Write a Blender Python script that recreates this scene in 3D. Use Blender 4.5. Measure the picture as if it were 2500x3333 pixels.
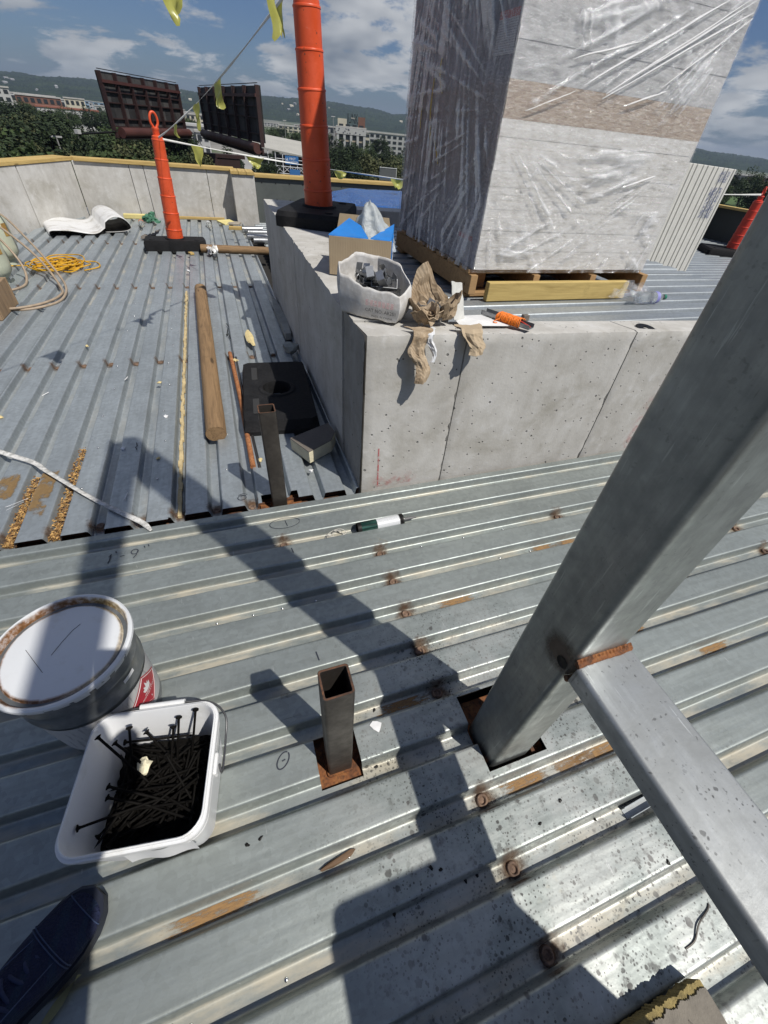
import bpy, bmesh, math, random
from mathutils import Vector, Matrix, noise as mnoise
for _o in list(bpy.data.objects): bpy.data.objects.remove(_o)
S = bpy.context.scene
C = S.collection
PI = math.pi
rnd = random.Random(7)
# ------------------------------------------------------------ camera
cd = bpy.data.cameras.new('camera'); cam = bpy.data.objects.new('camera', cd); C.objects.link(cam)
cd.sensor_fit = 'VERTICAL'; cd.sensor_height = 36.0; cd.sensor_width = 27.0
cd.lens = 36.0 * 1338.91 / 3333.0
cd.shift_x = -20.8 / 3333.0; cd.shift_y = 0.0
cd.clip_start = 0.02; cd.clip_end = 20000
_c, _s = math.cos, math.sin
rx, ry, rz = 0.8162636, -0.1127478, -0.2487810
cam.matrix_world = Matrix.Translation((0, 0, 1.25)) @ Matrix.Rotation(rz, 4, 'Z') @ Matrix.Rotation(rx, 4, 'X') @ Matrix.Rotation(ry, 4, 'Y')
S.camera = cam
# ------------------------------------------------------------ light
SUNDIR = Vector((0.39, -0.60, 1.0)).normalized()
ELEV = math.asin(SUNDIR.z); AZ = math.atan2(SUNDIR.x, SUNDIR.y)
w = bpy.data.worlds.new('World'); S.world = w; w.use_nodes = True
w.cycles.sampling_method = 'MANUAL'; w.cycles.sample_map_resolution = 512
nt = w.node_tree; nt.nodes.clear()
def _n(t, **k):
    n = nt.nodes.new(t)
    for a, b in k.items(): setattr(n, a, b)
    return n
L = nt.links.new
out = _n('ShaderNodeOutputWorld'); bg = _n('ShaderNodeBackground')
sky = _n('ShaderNodeTexSky', sky_type='NISHITA', sun_disc=False, sun_elevation=ELEV, sun_rotation=AZ)
sky.altitude = 200; sky.air_density = 1.0; sky.dust_density = 1.2; sky.ozone_density = 1.6
tc = _n('ShaderNodeTexCoord'); sep = _n('ShaderNodeSeparateXYZ'); L(tc.outputs['Generated'], sep.inputs[0])
def wm(op, a, b=None, clamp=False):
    n = _n('ShaderNodeMath', operation=op); n.use_clamp = clamp
    for i, v in enumerate((a, b)):
        if v is None: continue
        if isinstance(v, (int, float)): n.inputs[i].default_value = v
        else: L(v, n.inputs[i])
    return n.outputs[0]
den = wm('ADD', wm('MAXIMUM', sep.outputs[2], 0.0), 0.22)
cx_ = wm('DIVIDE', sep.outputs[0], den); cy_ = wm('DIVIDE', sep.outputs[1], den)
comb = _n('ShaderNodeCombineXYZ'); L(cx_, comb.inputs[0]); L(cy_, comb.inputs[1]); comb.inputs[2].default_value = 3.4
def wnoise(scale, detail, rough, off=0.0):
    n = _n('ShaderNodeTexNoise'); n.inputs['Scale'].default_value = scale; n.inputs['Detail'].default_value = detail
    n.inputs['Roughness'].default_value = rough; n.inputs['Distortion'].default_value = 0.25
    m = _n('ShaderNodeVectorMath', operation='ADD'); L(comb.outputs[0], m.inputs[0]); m.inputs[1].default_value = (off, off * .7, off * 1.3)
    L(m.outputs[0], n.inputs['Vector']); return n.outputs['Fac']
n1 = wnoise(1.55, 8, 0.62); n2 = wnoise(0.55, 2, 0.5, 4.2)
vv = _n('ShaderNodeTexVoronoi', feature='SMOOTH_F1'); vv.inputs['Scale'].default_value = 2.7; vv.inputs['Smoothness'].default_value = .35; L(comb.outputs[0], vv.inputs['Vector'])
cov = wm('ADD', wm('ADD', wm('MULTIPLY', n1, 0.72), wm('MULTIPLY', n2, 0.42)), wm('MULTIPLY', wm('SUBTRACT', 0.42, vv.outputs['Distance']), 0.22))
mr = _n('ShaderNodeMapRange', interpolation_type='SMOOTHSTEP'); L(cov, mr.inputs[0])
mr.inputs[1].default_value = 0.528; mr.inputs[2].default_value = 0.592; mr.inputs[4].default_value = 0.88
hz = _n('ShaderNodeMapRange'); L(sep.outputs[2], hz.inputs[0]); hz.inputs[1].default_value = -0.01; hz.inputs[2].default_value = 0.06; hz.inputs[3].default_value = 0.25
cm = wm('MULTIPLY', mr.outputs[0], hz.outputs[0])
n3 = wnoise(1.6, 3, 0.6, 9.1)
cr = _n('ShaderNodeValToRGB'); L(n3, cr.inputs[0])
cr.color_ramp.elements[0].position = 0.33; cr.color_ramp.elements[0].color = (3.6, 4.1, 4.9, 1)
cr.color_ramp.elements[1].position = 0.62; cr.color_ramp.elements[1].color = (10.8, 11.0, 11.2, 1)
dk = _n('ShaderNodeMix', data_type='RGBA', blend_type='MULTIPLY'); dk.inputs[0].default_value = 1
L(sky.outputs[0], dk.inputs[6]); dk.inputs[7].default_value = (0.60, 0.76, 1.08, 1)
mx = _n('ShaderNodeMix', data_type='RGBA'); L(cm, mx.inputs[0]); L(dk.outputs[2], mx.inputs[6]); L(cr.outputs[0], mx.inputs[7])
L(mx.outputs[2], bg.inputs[0]); bg.inputs[1].default_value = 0.054; L(bg.outputs[0], out.inputs[0])
sl = bpy.data.lights.new('sun', 'SUN'); so = bpy.data.objects.new('sun', sl); C.objects.link(so)
sl.energy = 4.3; sl.angle = math.radians(0.6); sl.color = (1.0, 0.955, 0.88)
so.rotation_euler = SUNDIR.to_track_quat('Z', 'Y').to_euler(); so.location = SUNDIR * 30
S.view_settings.view_transform = 'Standard'; S.view_settings.look = 'None'; S.view_settings.gamma = 1; S.view_settings.exposure = 0.02
S.cycles.use_denoising = True
try: S.cycles.denoiser = 'OPENIMAGEDENOISE'
except Exception: pass
S.cycles.max_bounces = 6; S.cycles.diffuse_bounces = 3; S.cycles.glossy_bounces = 3; S.cycles.transmission_bounces = 4; S.cycles.volume_bounces = 0; S.cycles.transparent_max_bounces = 14; S.cycles.caustics_reflective = False; S.cycles.caustics_refractive = False
S.cycles.sample_clamp_indirect = 6.0

# ------------------------------------------------------------ helpers
class MB:
    def __init__(s): s.v = []; s.f = []; s.m = []
    def add(s, vs, fs, mi=0):
        o = len(s.v); s.v += [tuple(v) for v in vs]; s.f += [tuple(i + o for i in f) for f in fs]; s.m += [mi] * len(fs)
    def box(s, c, d, R=None, mi=0):
        x, y, z = d[0] / 2, d[1] / 2, d[2] / 2
        vs = [Vector(p) for p in ((-x,-y,-z),(x,-y,-z),(x,y,-z),(-x,y,-z),(-x,-y,z),(x,-y,z),(x,y,z),(-x,y,z))]
        if R is not None: vs = [R @ v for v in vs]
        c = Vector(c); s.add([v + c for v in vs], [(0,3,2,1),(4,5,6,7),(0,1,5,4),(1,2,6,5),(2,3,7,6),(3,0,4,7)], mi); return s
    def bb(s, x0, x1, y0, y1, z0, z1, mi=0):
        return s.box(((x0+x1)/2, (y0+y1)/2, (z0+z1)/2), (x1-x0, y1-y0, z1-z0), None, mi)
    def prism(s, poly, z0, z1, mi=0, M=None):
        n = len(poly); vs = [Vector((p[0], p[1], z0)) for p in poly] + [Vector((p[0], p[1], z1)) for p in poly]
        if M is not None: vs = [M @ v for v in vs]
        s.add(vs, [tuple(range(n - 1, -1, -1)), tuple(range(n, 2 * n))] + [(i, (i+1) % n, n + (i+1) % n, n + i) for i in range(n)], mi); return s
    def lathe(s, prof, n=32, M=None, mi=0, caps=True):
        vs = []
        for r, z in prof:
            for k in range(n):
                a = 2 * PI * k / n; vs.append(Vector((r * math.cos(a), r * math.sin(a), z)))
        if M is not None: vs = [M @ v for v in vs]
        fs = []
        for i in range(len(prof) - 1):
            for k in range(n):
                k2 = (k + 1) % n; fs.append((i*n+k, i*n+k2, (i+1)*n+k2, (i+1)*n+k))
        if caps: fs += [tuple(range(n - 1, -1, -1)), tuple(range((len(prof)-1)*n, len(prof)*n))]
        s.add(vs, fs, mi); return s
    def tube(s, pts, r, n=8, mi=0, closed=False, flat=None):
        pts = [Vector(p) for p in pts]; N = len(pts); vs = []; up = Vector((0, 0, 1)); prev = None
        for i, p in enumerate(pts):
            a = pts[(i-1) % N] if (closed or i > 0) else p; b = pts[(i+1) % N] if (closed or i < N - 1) else p
            t = (b - a)
            if t.length < 1e-9: t = Vector((1, 0, 0))
            t.normalize()
            u = up.cross(t) if prev is None else prev - t * prev.dot(t)
            if u.length < 1e-4: u = Vector((1, 0, 0)).cross(t)
            u.normalize(); prev = u; wv = t.cross(u)
            rr = r[i] if isinstance(r, (list, tuple)) else r
            for k in range(n):
                q = 2 * PI * k / n; vs.append(p + u * rr * math.cos(q) + wv * rr * math.sin(q) * (flat or 1))
        fs = []
        for i in range(N if closed else N - 1):
            j = (i + 1) % N
            for k in range(n):
                k2 = (k + 1) % n; fs.append((i*n+k, i*n+k2, j*n+k2, j*n+k))
        if not closed: fs += [tuple(range(n-1, -1, -1)), tuple(range((N-1)*n, N*n))]
        s.add(vs, fs, mi); return s
    def grid(s, fn, nu, nv, mi=0, closed_u=False):
        vs = [fn(i / (nu if closed_u else nu - 1), j / (nv - 1)) for j in range(nv) for i in range(nu)]
        fs = []
        for j in range(nv - 1):
            for i in range(nu if closed_u else nu - 1):
                i2 = (i + 1) % nu; fs.append((j*nu+i, j*nu+i2, (j+1)*nu+i2, (j+1)*nu+i))
        s.add(vs, fs, mi); return s
    def mesh(s, name, mats=(), smooth=None):
        me = bpy.data.meshes.new(name); me.from_pydata(s.v, [], s.f); me.update()
        for m in (mats if isinstance(mats, (list, tuple)) else [mats]): me.materials.append(m)
        if any(s.m): me.polygons.foreach_set('material_index', s.m)
        if smooth is not None:
            me.polygons.foreach_set('use_smooth', [True] * len(me.polygons)); me.set_sharp_from_angle(angle=math.radians(smooth))
        return me
    def obj(s, name, mats, parent=None, smooth=None, bevel=0, solid=0, segs=2):
        o = bpy.data.objects.new(name, s.mesh(name, mats, smooth)); C.objects.link(o)
        if parent: o.parent = parent
        if solid:
            m = o.modifiers.new('solid', 'SOLIDIFY'); m.thickness = solid; m.offset = 0
        if bevel:
            m = o.modifiers.new('bevel', 'BEVEL'); m.width = bevel; m.segments = segs; m.limit_method = 'ANGLE'; m.angle_limit = math.radians(40); m.harden_normals = False
        return o
def tag(o, label=None, cat=None, group=None, kind=None):
    if label: o['label'] = label
    if cat: o['category'] = cat
    if group: o['group'] = group
    if kind: o['kind'] = kind
    return o
def thing(name, label, cat, loc=(0, 0, 0), rz=0, group=None):
    o = bpy.data.objects.new(name, None); C.objects.link(o); o.location = loc; o.rotation_euler = (0, 0, rz); o.empty_display_size = .1
    return tag(o, label, cat, group)
def link(name, me, parent=None, loc=(0, 0, 0), rot=(0, 0, 0), sc=(1, 1, 1)):
    o = bpy.data.objects.new(name, me); C.objects.link(o); o.location = loc; o.rotation_euler = rot; o.scale = sc
    if parent: o.parent = parent
    return o
def copy_tree(o, parent=None):
    c = o.copy(); C.objects.link(c); c.parent = parent
    for ch in [q for q in o.children]: copy_tree(ch, c)
    return c
def RZ(a): return Matrix.Rotation(a, 3, 'Z')
def smoothpath(pts, n=8):
    pts = [Vector(p) for p in pts]; outp = []
    for i in range(len(pts) - 1):
        p0 = pts[max(i-1, 0)]; p1 = pts[i]; p2 = pts[i+1]; p3 = pts[min(i+2, len(pts)-1)]
        for k in range(n):
            t = k / n; outp.append(0.5 * ((2*p1) + (p2-p0)*t + (2*p0-5*p1+4*p2-p3)*t*t + (3*p1-p0-3*p2+p3)*t**3))
    outp.append(pts[-1]); return outp
def rrect(hx, hy, r, n=5):
    p = []
    for cx, cy, a0 in ((hx-r, hy-r, 0), (-hx+r, hy-r, PI/2), (-hx+r, -hy+r, PI), (hx-r, -hy+r, 1.5*PI)):
        for k in range(n + 1):
            a = a0 + PI/2 * k / n; p.append((cx + r*math.cos(a), cy + r*math.sin(a)))
    return p
def resample(poly, n=56):
    P_ = [Vector((p[0], p[1])) for p in poly]; L_ = [(P_[(i+1) % len(P_)] - P_[i]).length for i in range(len(P_))]; T = sum(L_); outp = []; i = 0; acc = 0.0
    for k in range(n):
        s_ = T * k / n
        while acc + L_[i] < s_: acc += L_[i]; i += 1
        q = P_[i].lerp(P_[(i+1) % len(P_)], (s_ - acc) / L_[i]); outp.append((q.x, q.y))
    return outp
def loft(mb, sections, cap0=True, cap1=True, mi=0):
    n = len(sections[0]); vs = [Vector(p) for s_ in sections for p in s_]; fs = []
    for i in range(len(sections) - 1):
        for k in range(n):
            k2 = (k+1) % n; fs.append((i*n+k, i*n+k2, (i+1)*n+k2, (i+1)*n+k))
    if cap0: fs.append(tuple(range(n-1, -1, -1)))
    if cap1: fs.append(tuple(range((len(sections)-1)*n, len(sections)*n)))
    mb.add(vs, fs, mi)

# ------------------------------------------------------------ materials
class NT:
    def __init__(s, name):
        s.m = bpy.data.materials.new(name); s.m.use_nodes = True; s.t = s.m.node_tree
        s.b = s.t.nodes['Principled BSDF']; s.o = s.t.nodes['Material Output']; s._co = None
    def n(s, t, **k):
        q = s.t.nodes.new(t)
        for a, b in k.items(): setattr(q, a, b)
        return q
    def put(s, v, sock):
        if isinstance(v, bpy.types.NodeSocket): s.t.links.new(v, sock)
        else: sock.default_value = v if not (isinstance(v, tuple) and len(v) == 3 and sock.type == 'RGBA') else (*v, 1)
    def co(s, kind='Object', scale=(1, 1, 1), rot=(0, 0, 0), loc=(0, 0, 0)):
        if kind == 'World': src = s.n('ShaderNodeNewGeometry').outputs['Position']
        else: src = s.n('ShaderNodeTexCoord').outputs[kind]
        m = s.n('ShaderNodeMapping'); s.put(src, m.inputs[0]); m.inputs[3].default_value = scale; m.inputs[2].default_value = rot; m.inputs[1].default_value = loc
        return m.outputs[0]
    def noise(s, co, scale=5, detail=4, rough=.55, dist=0):
        q = s.n('ShaderNodeTexNoise'); s.put(co, q.inputs['Vector']); q.inputs['Scale'].default_value = scale
        q.inputs['Detail'].default_value = detail; q.inputs['Roughness'].default_value = rough; q.inputs['Distortion'].default_value = dist
        return q.outputs['Fac']
    def vor(s, co, scale=5, feature='F1', out='Distance', rand=1):
        q = s.n('ShaderNodeTexVoronoi', feature=feature); s.put(co, q.inputs['Vector']); q.inputs['Scale'].default_value = scale
        if 'Randomness' in q.inputs: q.inputs['Randomness'].default_value = rand
        return q.outputs[out]
    def spots(s, co, scale, keep=.5, r0=.30, r1=.20, wobs=.38):
        q = s.n('ShaderNodeTexVoronoi', feature='F1'); s.put(co, q.inputs['Vector']); q.inputs['Scale'].default_value = scale
        c = s.sep(q.outputs['Color'])[1]; wob = s.noise(co, scale * 2.2, 2, .5)
        d = s.math('ADD', q.outputs['Distance'], s.math('ADD', s.math('MULTIPLY', s.math('SUBTRACT', 1.0, c), keep), s.math('MULTIPLY', s.math('SUBTRACT', wob, .5), wobs)))
        return s.rng(d, r0, r1)
    def wave(s, co, scale=5, dist=2, detail=2, axis='X', dscale=1):
        q = s.n('ShaderNodeTexWave', bands_direction=axis); s.put(co, q.inputs['Vector']); q.inputs['Scale'].default_value = scale
        q.inputs['Distortion'].default_value = dist; q.inputs['Detail'].default_value = detail; q.inputs['Detail Scale'].default_value = dscale
        return q.outputs['Fac']
    def math(s, op, a, b=0.0, c=None, clamp=False):
        q = s.n('ShaderNodeMath', operation=op); q.use_clamp = clamp; s.put(a, q.inputs[0]); s.put(b, q.inputs[1])
        if c is not None: s.put(c, q.inputs[2])
        return q.outputs[0]
    def rng(s, v, a, b, c=0.0, d=1.0, smooth=True):
        q = s.n('ShaderNodeMapRange', interpolation_type='SMOOTHSTEP' if smooth else 'LINEAR'); s.put(v, q.inputs[0])
        for i, x in enumerate((a, b, c, d)): q.inputs[i + 1].default_value = x
        return q.outputs[0]
    def mix(s, f, a, b, mode='MIX'):
        q = s.n('ShaderNodeMix', data_type='RGBA', blend_type=mode); s.put(f, q.inputs[0]); s.put(a, q.inputs[6]); s.put(b, q.inputs[7]); return q.outputs[2]
    def sep(s, co):
        q = s.n('ShaderNodeSeparateXYZ'); s.put(co, q.inputs[0]); return q.outputs
    def bump(s, h, strength=.3, dist=.01):
        q = s.n('ShaderNodeBump'); s.put(h, q.inputs['Height']); q.inputs['Strength'].default_value = strength; q.inputs['Distance'].default_value = dist
        s.put(q.outputs[0], s.b.inputs['Normal'])
    def set(s, **k):
        nm = dict(base='Base Color', rough='Roughness', metal='Metallic', alpha='Alpha', spec='Specular IOR Level', emit='Emission Color', es='Emission Strength', trans='Transmission Weight', ior='IOR', coat='Coat Weight')
        for a, v in k.items(): s.put(v, s.b.inputs[nm[a]])
        return s.m
def plain(name, col, rough=.6, metal=0, var=.12, scale=8, bump=0, bscale=60, kind='Object', spec=.5):
    t = NT(name); co = t.co(kind)
    f = t.noise(co, scale, 5, .6); f2 = t.noise(co, scale * 6, 3, .6)
    g = t.rng(t.math('ADD', t.math('MULTIPLY', f, .7), t.math('MULTIPLY', f2, .3)), .3, .7)
    c = t.mix(g, tuple(x * (1 - var) for x in col), tuple(min(1, x * (1 + var)) for x in col))
    t.set(base=c, rough=t.rng(f, .3, .7, max(.03, rough - .08), min(1, rough + .08)), metal=metal, spec=spec)
    if bump: t.bump(t.noise(co, bscale, 4, .6), bump, .004)
    return t.m
def ramp(t, v, stops):
    q = t.n('ShaderNodeValToRGB'); t.put(v, q.inputs[0]); e = q.color_ramp.elements
    while len(e) < len(stops): e.new(.5)
    for i, (p, c) in enumerate(stops): e[i].position = p; e[i].color = (*c, 1)
    return q.outputs[0]

def deck_mat(name, along, dirt=1.0, speckle=None, tint=(.365, .40, .385)):
    t = NT(name); P = t.co('World'); xyz = t.sep(P); orand = t.n('ShaderNodeObjectInfo').outputs['Random']
    st = (1.2, 14, 6) if along == 'x' else (14, 1.2, 6)
    streak = t.noise(t.co('World', st), 3.0, 6, .65)
    blot = t.noise(P, 5.5, 5, .6); sp = t.vor(P, 70, 'F1', 'Color'); spv = t.sep(sp)[0]
    fine = t.noise(P, 180, 2, .5)
    k = t.math('ADD', t.math('MULTIPLY', streak, .45), t.math('ADD', t.math('MULTIPLY', blot, .4), t.math('MULTIPLY', spv, .15)))
    base = t.mix(t.rng(k, .3, .72), tuple(x * .80 for x in tint), tuple(min(1, x * 1.18) for x in tint))
    base = t.mix(t.math('MULTIPLY', t.rng(fine, .62, .8), .35), base, (.22, .225, .225))
    base = t.mix(t.math('MULTIPLY', orand, .22), base, tuple(x * .6 for x in tint))
    wide = t.noise(t.co('World', (.5, 1.2, 1) if along == 'x' else (1.2, .5, 1)), 2.3, 4, .6)
    base = t.mix(t.rng(wide, .42, .70, 0, .26), base, tuple(x * .55 for x in tint))
    # dirt washed into the flutes
    low = t.rng(xyz[2], -.024, -.034)
    dn = t.rng(t.noise(t.co('World', (2.2, 9, 3) if along == 'x' else (9, 2.2, 3)), 2.0, 6, .65), .38, .68)
    dm = t.math('MULTIPLY', low, t.math('MULTIPLY', dn, .8 * dirt))
    base = t.mix(dm, base, t.mix(blot, (.42, .36, .25), (.60, .56, .46)))
    # brown water stain patches on the flats
    stn = t.rng(t.noise(P, 3.1, 5, .7, .6), .66, .74)
    base = t.mix(t.math('MULTIPLY', stn, .45), base, (.33, .25, .12))
    # white scuffs
    scf = t.math('MULTIPLY', t.rng(t.noise(t.co('World', (30, 4, 9) if along == 'x' else (4, 30, 9), (0, 0, .5)), 3, 3, .5), .72, .76), .35)
    base = t.mix(scf, base, (.75, .76, .76))
    met = t.math('SUBTRACT', .64, t.math('MULTIPLY', dm, .62))
    if speckle:
        (sx, sy), r = speckle
        dx = t.math('SUBTRACT', xyz[0], sx); dy = t.math('SUBTRACT', xyz[1], sy)
        d = t.math('SQRT', t.math('ADD', t.math('MULTIPLY', dx, dx), t.math('MULTIPLY', t.math('MULTIPLY', dy, dy), .7)))
        reg = t.rng(t.math('ADD', d, t.math('MULTIPLY', t.math('SUBTRACT', blot, .5), .6)), r, r * .45)
        v1 = t.noise(P, 95, 3, .6); v2 = t.noise(P, 32, 4, .7)
        v3 = t.noise(P, 60, 2, .5)
        spk = t.math('MAXIMUM', t.math('MAXIMUM', t.spots(P, 75, .34, .36, .26), t.spots(P, 34, .55, .34, .24)), t.math('MAXIMUM', t.spots(P, 130, .22, .36, .26), t.math('MULTIPLY', t.rng(v2, .54, .68), .7)))
        spk = t.math('MULTIPLY', t.math('MULTIPLY', spk, reg), t.rng(t.noise(P, 8, 4, .7), .34, .60, .25, 1))
        base = t.mix(t.math('MULTIPLY', spk, .92), base, (.035, .034, .032))
        met = t.math('MULTIPLY', met, t.math('SUBTRACT', 1.0, spk))
        # paint overspray haze, pale
        base = t.mix(t.math('MULTIPLY', t.math('MULTIPLY', reg, t.rng(blot, .4, .6)), .25), base, (.72, .71, .68))
    t.set(base=base, rough=t.rng(t.math('ADD', t.math('MULTIPLY', k, .6), t.math('MULTIPLY', wide, .4)), .3, .7, .56, .43), metal=met)
    t.bump(t.math('ADD', t.math('MULTIPLY', t.noise(t.co('World', (.6, 5, 1) if along == 'x' else (5, .6, 1)), 3, 3, .5), 1.0), t.math('MULTIPLY', fine, .05)), .25, .012)
    return t.m
def steel_mat(name, tint, dark=.55, rough=.42, speck=0.3, metal=.8, grain=None):
    t = NT(name); P = t.co('World')
    b = t.noise(P, 7, 6, .65, .4); s_ = t.noise(P, 26, 4, .6); v = t.sep(t.vor(P, 55, 'F1', 'Color'))[0]
    k = t.math('ADD', t.math('MULTIPLY', b, .55), t.math('ADD', t.math('MULTIPLY', s_, .38), t.math('MULTIPLY', v, .05)))
    c = t.mix(t.rng(k, .30, .72), tuple(x * dark for x in tint), tuple(min(1, x * 1.15) for x in tint))
    if grain:
        gn = t.noise(t.co('World', grain), 2.0, 6, .7); c = t.mix(t.rng(gn, .40, .62, 0, .38), c, tuple(x * .62 for x in tint)); g3 = t.noise(t.co('World', tuple(x * 2.7 for x in grain)), 1.6, 3, .6); c = t.mix(t.rng(g3, .64, .70, 0, .5), c, tuple(min(1, x * 1.5) for x in tint))
    sp = t.math('MULTIPLY', t.rng(t.noise(P, 85, 3, .6), .64, .7), speck)
    c = t.mix(sp, c, (.05, .05, .05))
    msk = t.rng(t.noise(P, 5, 4, .65), .50, .66); sp2 = t.math('MULTIPLY', t.math('MULTIPLY', t.math('MAXIMUM', t.spots(P, 60, .75), t.spots(P, 140, .38, .34, .24)), msk), min(1, speck * 1.2)); c = t.mix(t.math('MULTIPLY', t.rng(t.noise(P, 3.3, 5, .65, .6), .52, .68), speck * .5), c, (tint[0] * .75, tint[1] * .70, tint[2] * .60)); c = t.mix(sp2, c, (.045, .045, .045))
    sc = t.math('MULTIPLY', t.rng(t.noise(t.co('World', (40, 40, 5), (.2, .5, 0)), 2.2, 3, .5), .70, .74), .4)
    c = t.mix(sc, c, (.10, .10, .10))
    t.set(base=c, rough=t.rng(k, .3, .7, rough + .1, rough - .08), metal=metal)
    t.bump(t.math('ADD', b, t.math('MULTIPLY', s_, .25)), .10, .01)
    return t.m
def rust_mat(name, a=(.30, .105, .03), b=(.10, .04, .02), c=(.42, .20, .06)):
    t = NT(name); P = t.co('World'); f = t.noise(P, 22, 6, .7); g = t.noise(P, 90, 4, .65)
    t.set(base=t.mix(t.rng(g, .45, .7), ramp(t, f, [(.3, b), (.5, a), (.7, c)]), b), rough=.85); t.bump(g, .5, .004); return t.m
def concrete_mat(name, tone=.36, pit=1.0, rot=0):
    t = NT(name); P = t.co('World')
    a = t.noise(P, 2.2, 6, .62, .3); b = t.noise(P, 14, 5, .6); g = t.noise(P, 90, 3, .6)
    vs = t.noise(t.co('World', (5, 5, .7)), 2.0, 5, .6)
    k = t.math('ADD', t.math('MULTIPLY', a, .45), t.math('ADD', t.math('MULTIPLY', b, .25), t.math('MULTIPLY', vs, .3)))
    c = ramp(t, k, [(.33, (tone * .74, tone * .705, tone * .63)), (.5, (tone, tone * .972, tone * .905)), (.66, (tone * 1.22, tone * 1.20, tone * 1.14))])
    c = t.mix(t.math('MULTIPLY', t.rng(g, .6, .75), .25), c, (tone * .55,) * 3)
    gr = t.noise(t.co('World', (1.6, 1.6, 2.6)), 1.5, 6, .7, .5); c = t.mix(t.rng(gr, .5, .74, 0, .6), c, (tone * .62, tone * .58, tone * .48))
    c = t.mix(t.rng(t.noise(P, 7, 6, .75), .56, .7, 0, .35), c, (tone * 1.35,) * 3)
    pv = t.vor(P, 26, 'F1', 'Distance'); pc = t.sep(t.vor(P, 26, 'F1', 'Color'))[1]
    pv2 = t.vor(P, 52, 'F1', 'Distance'); pc2 = t.sep(t.vor(P, 52, 'F1', 'Color'))[2]
    pits = t.math('MAXIMUM', t.rng(t.math('ADD', pv, t.math('MULTIPLY', t.math('SUBTRACT', 1.0, pc), 1.3)), .20, .13), t.rng(t.math('ADD', pv2, t.math('MULTIPLY', t.math('SUBTRACT', 1.0, pc2), 1.1)), .28, .18))
    pits = t.math('MULTIPLY', pits, pit)
    c = t.mix(t.math('MULTIPLY', pits, .85), c, (.05, .05, .048))
    t.set(base=c, rough=.9, spec=.3)
    t.bump(t.math('SUBTRACT', t.math('ADD', t.math('MULTIPLY', b, .5), t.math('MULTIPLY', g, .25)), t.math('MULTIPLY', pits, 2.0)), .55, .006)
    return t.m
def wood_mat(name, c1, c2, axis='X', sc=1.0, rough=.75, knots=True):
    t = NT(name)
    s_ = {'X': (1.0, 16, 16), 'Y': (16, 1.0, 16), 'Z': (16, 16, 1.0)}[axis]
    co = t.co('Object', tuple(x * sc for x in s_)); P = t.co('Object')
    w_ = t.noise(co, 2.2, 6, .65, 1.2); fine = t.noise(co, 9, 4, .6)
    k = t.math('ADD', t.math('MULTIPLY', w_, .7), t.math('MULTIPLY', fine, .3))
    c = ramp(t, k, [(.32, c2), (.52, c1), (.72, tuple(min(1, x * 1.2) for x in c1))])
    if knots:
        kn = t.rng(t.vor(t.co('Object', {'X': (2.2, 9, 9), 'Y': (9, 2.2, 9), 'Z': (9, 9, 2.2)}[axis]), 1.0), .13, .07)
        c = t.mix(t.math('MULTIPLY', kn, .75), c, tuple(x * .35 for x in c2))
    d = t.rng(t.noise(P, 9, 5, .7), .6, .75); c = t.mix(t.math('MULTIPLY', d, .35), c, tuple(x * .45 for x in c2))
    t.set(base=c, rough=rough, spec=.3); t.bump(k, .35, .004); return t.m
# ------------------------------------------------------------ common materials
m_deckA = deck_mat('galvanised_deck_front', 'x', 1.0, ((.55, .10), .72))
m_deckB = deck_mat('galvanised_deck_left', 'y', .75, None, (.46, .505, .525))
m_deckC = deck_mat('galvanised_deck_platform', 'x', .25, None, (.44, .475, .49))
m_column = steel_mat('galvanised_tube', (.33, .35, .345), .70, .40, .22, .8, (26, 26, 1.6))
m_beam = steel_mat('weathered_galvanised_tube', (.47, .49, .49), .62, .46, .55, .6, (24, 1.5, 24))
m_black_steel = steel_mat('mill_scale_steel', (.105, .092, .082), .55, .5, .1, .7)
m_rust = rust_mat('rust', (.23, .085, .028), (.075, .034, .018), (.34, .155, .05)); m_rust_rod = rust_mat('rusty_bar', (.38, .15, .055), (.20, .075, .03), (.48, .22, .09))
m_rust_dark = rust_mat('dark_rust', (.12, .055, .03), (.05, .03, .02), (.2, .09, .04))
m_conc = concrete_mat('curb_concrete', .49, .8); m_conc_wall = concrete_mat('parapet_concrete', .52, .35); m_conc_rough = concrete_mat('rough_concrete_edge', .30, .8)
m_nailer = wood_mat('treated_pine', (.52, .37, .14), (.33, .215, .07), 'X'); m_nailer_y = wood_mat('treated_pine_y', (.46, .36, .18), (.30, .22, .10), 'Y')
m_post = wood_mat('brown_treated_post', (.26, .165, .085), (.12, .075, .04), 'Y'); m_post_x = wood_mat('brown_treated_post_x', (.36, .21, .09), (.19, .11, .05), 'X')
m_pallet = wood_mat('pallet_wood', (.40, .25, .12), (.24, .14, .06), 'X'); m_timber = wood_mat('yellow_timber', (.56, .42, .16), (.37, .26, .09), 'X', .8)
def scuffed(name, col):
    t = NT(name); P = t.co('World'); a = t.noise(P, 9, 6, .7); b = t.noise(t.co('World', (9, 9, 2.5)), 4, 5, .7); g = t.noise(P, 120, 3, .6)
    c = t.mix(t.rng(a, .35, .7), col, tuple(min(1, x * 1.15 + .01) for x in col)); c = t.mix(t.rng(b, .56, .74, 0, .55), c, tuple(x * .42 + .012 for x in col)); c = t.mix(t.math('MULTIPLY', t.spots(P, 45, .9), .7), c, (.05, .04, .035)); c = t.mix(t.rng(t.noise(P, 22, 4, .7), .66, .74, 0, .3), c, (.7, .35, .25))
    t.set(base=c, rough=t.rng(a, .3, .7, .36, .55)); t.bump(g, .12, .003); return t.m
m_orange = scuffed('orange_plastic', (.64, .08, .02))
m_red = scuffed('faded_red_plastic', (.58, .045, .022))
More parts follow.
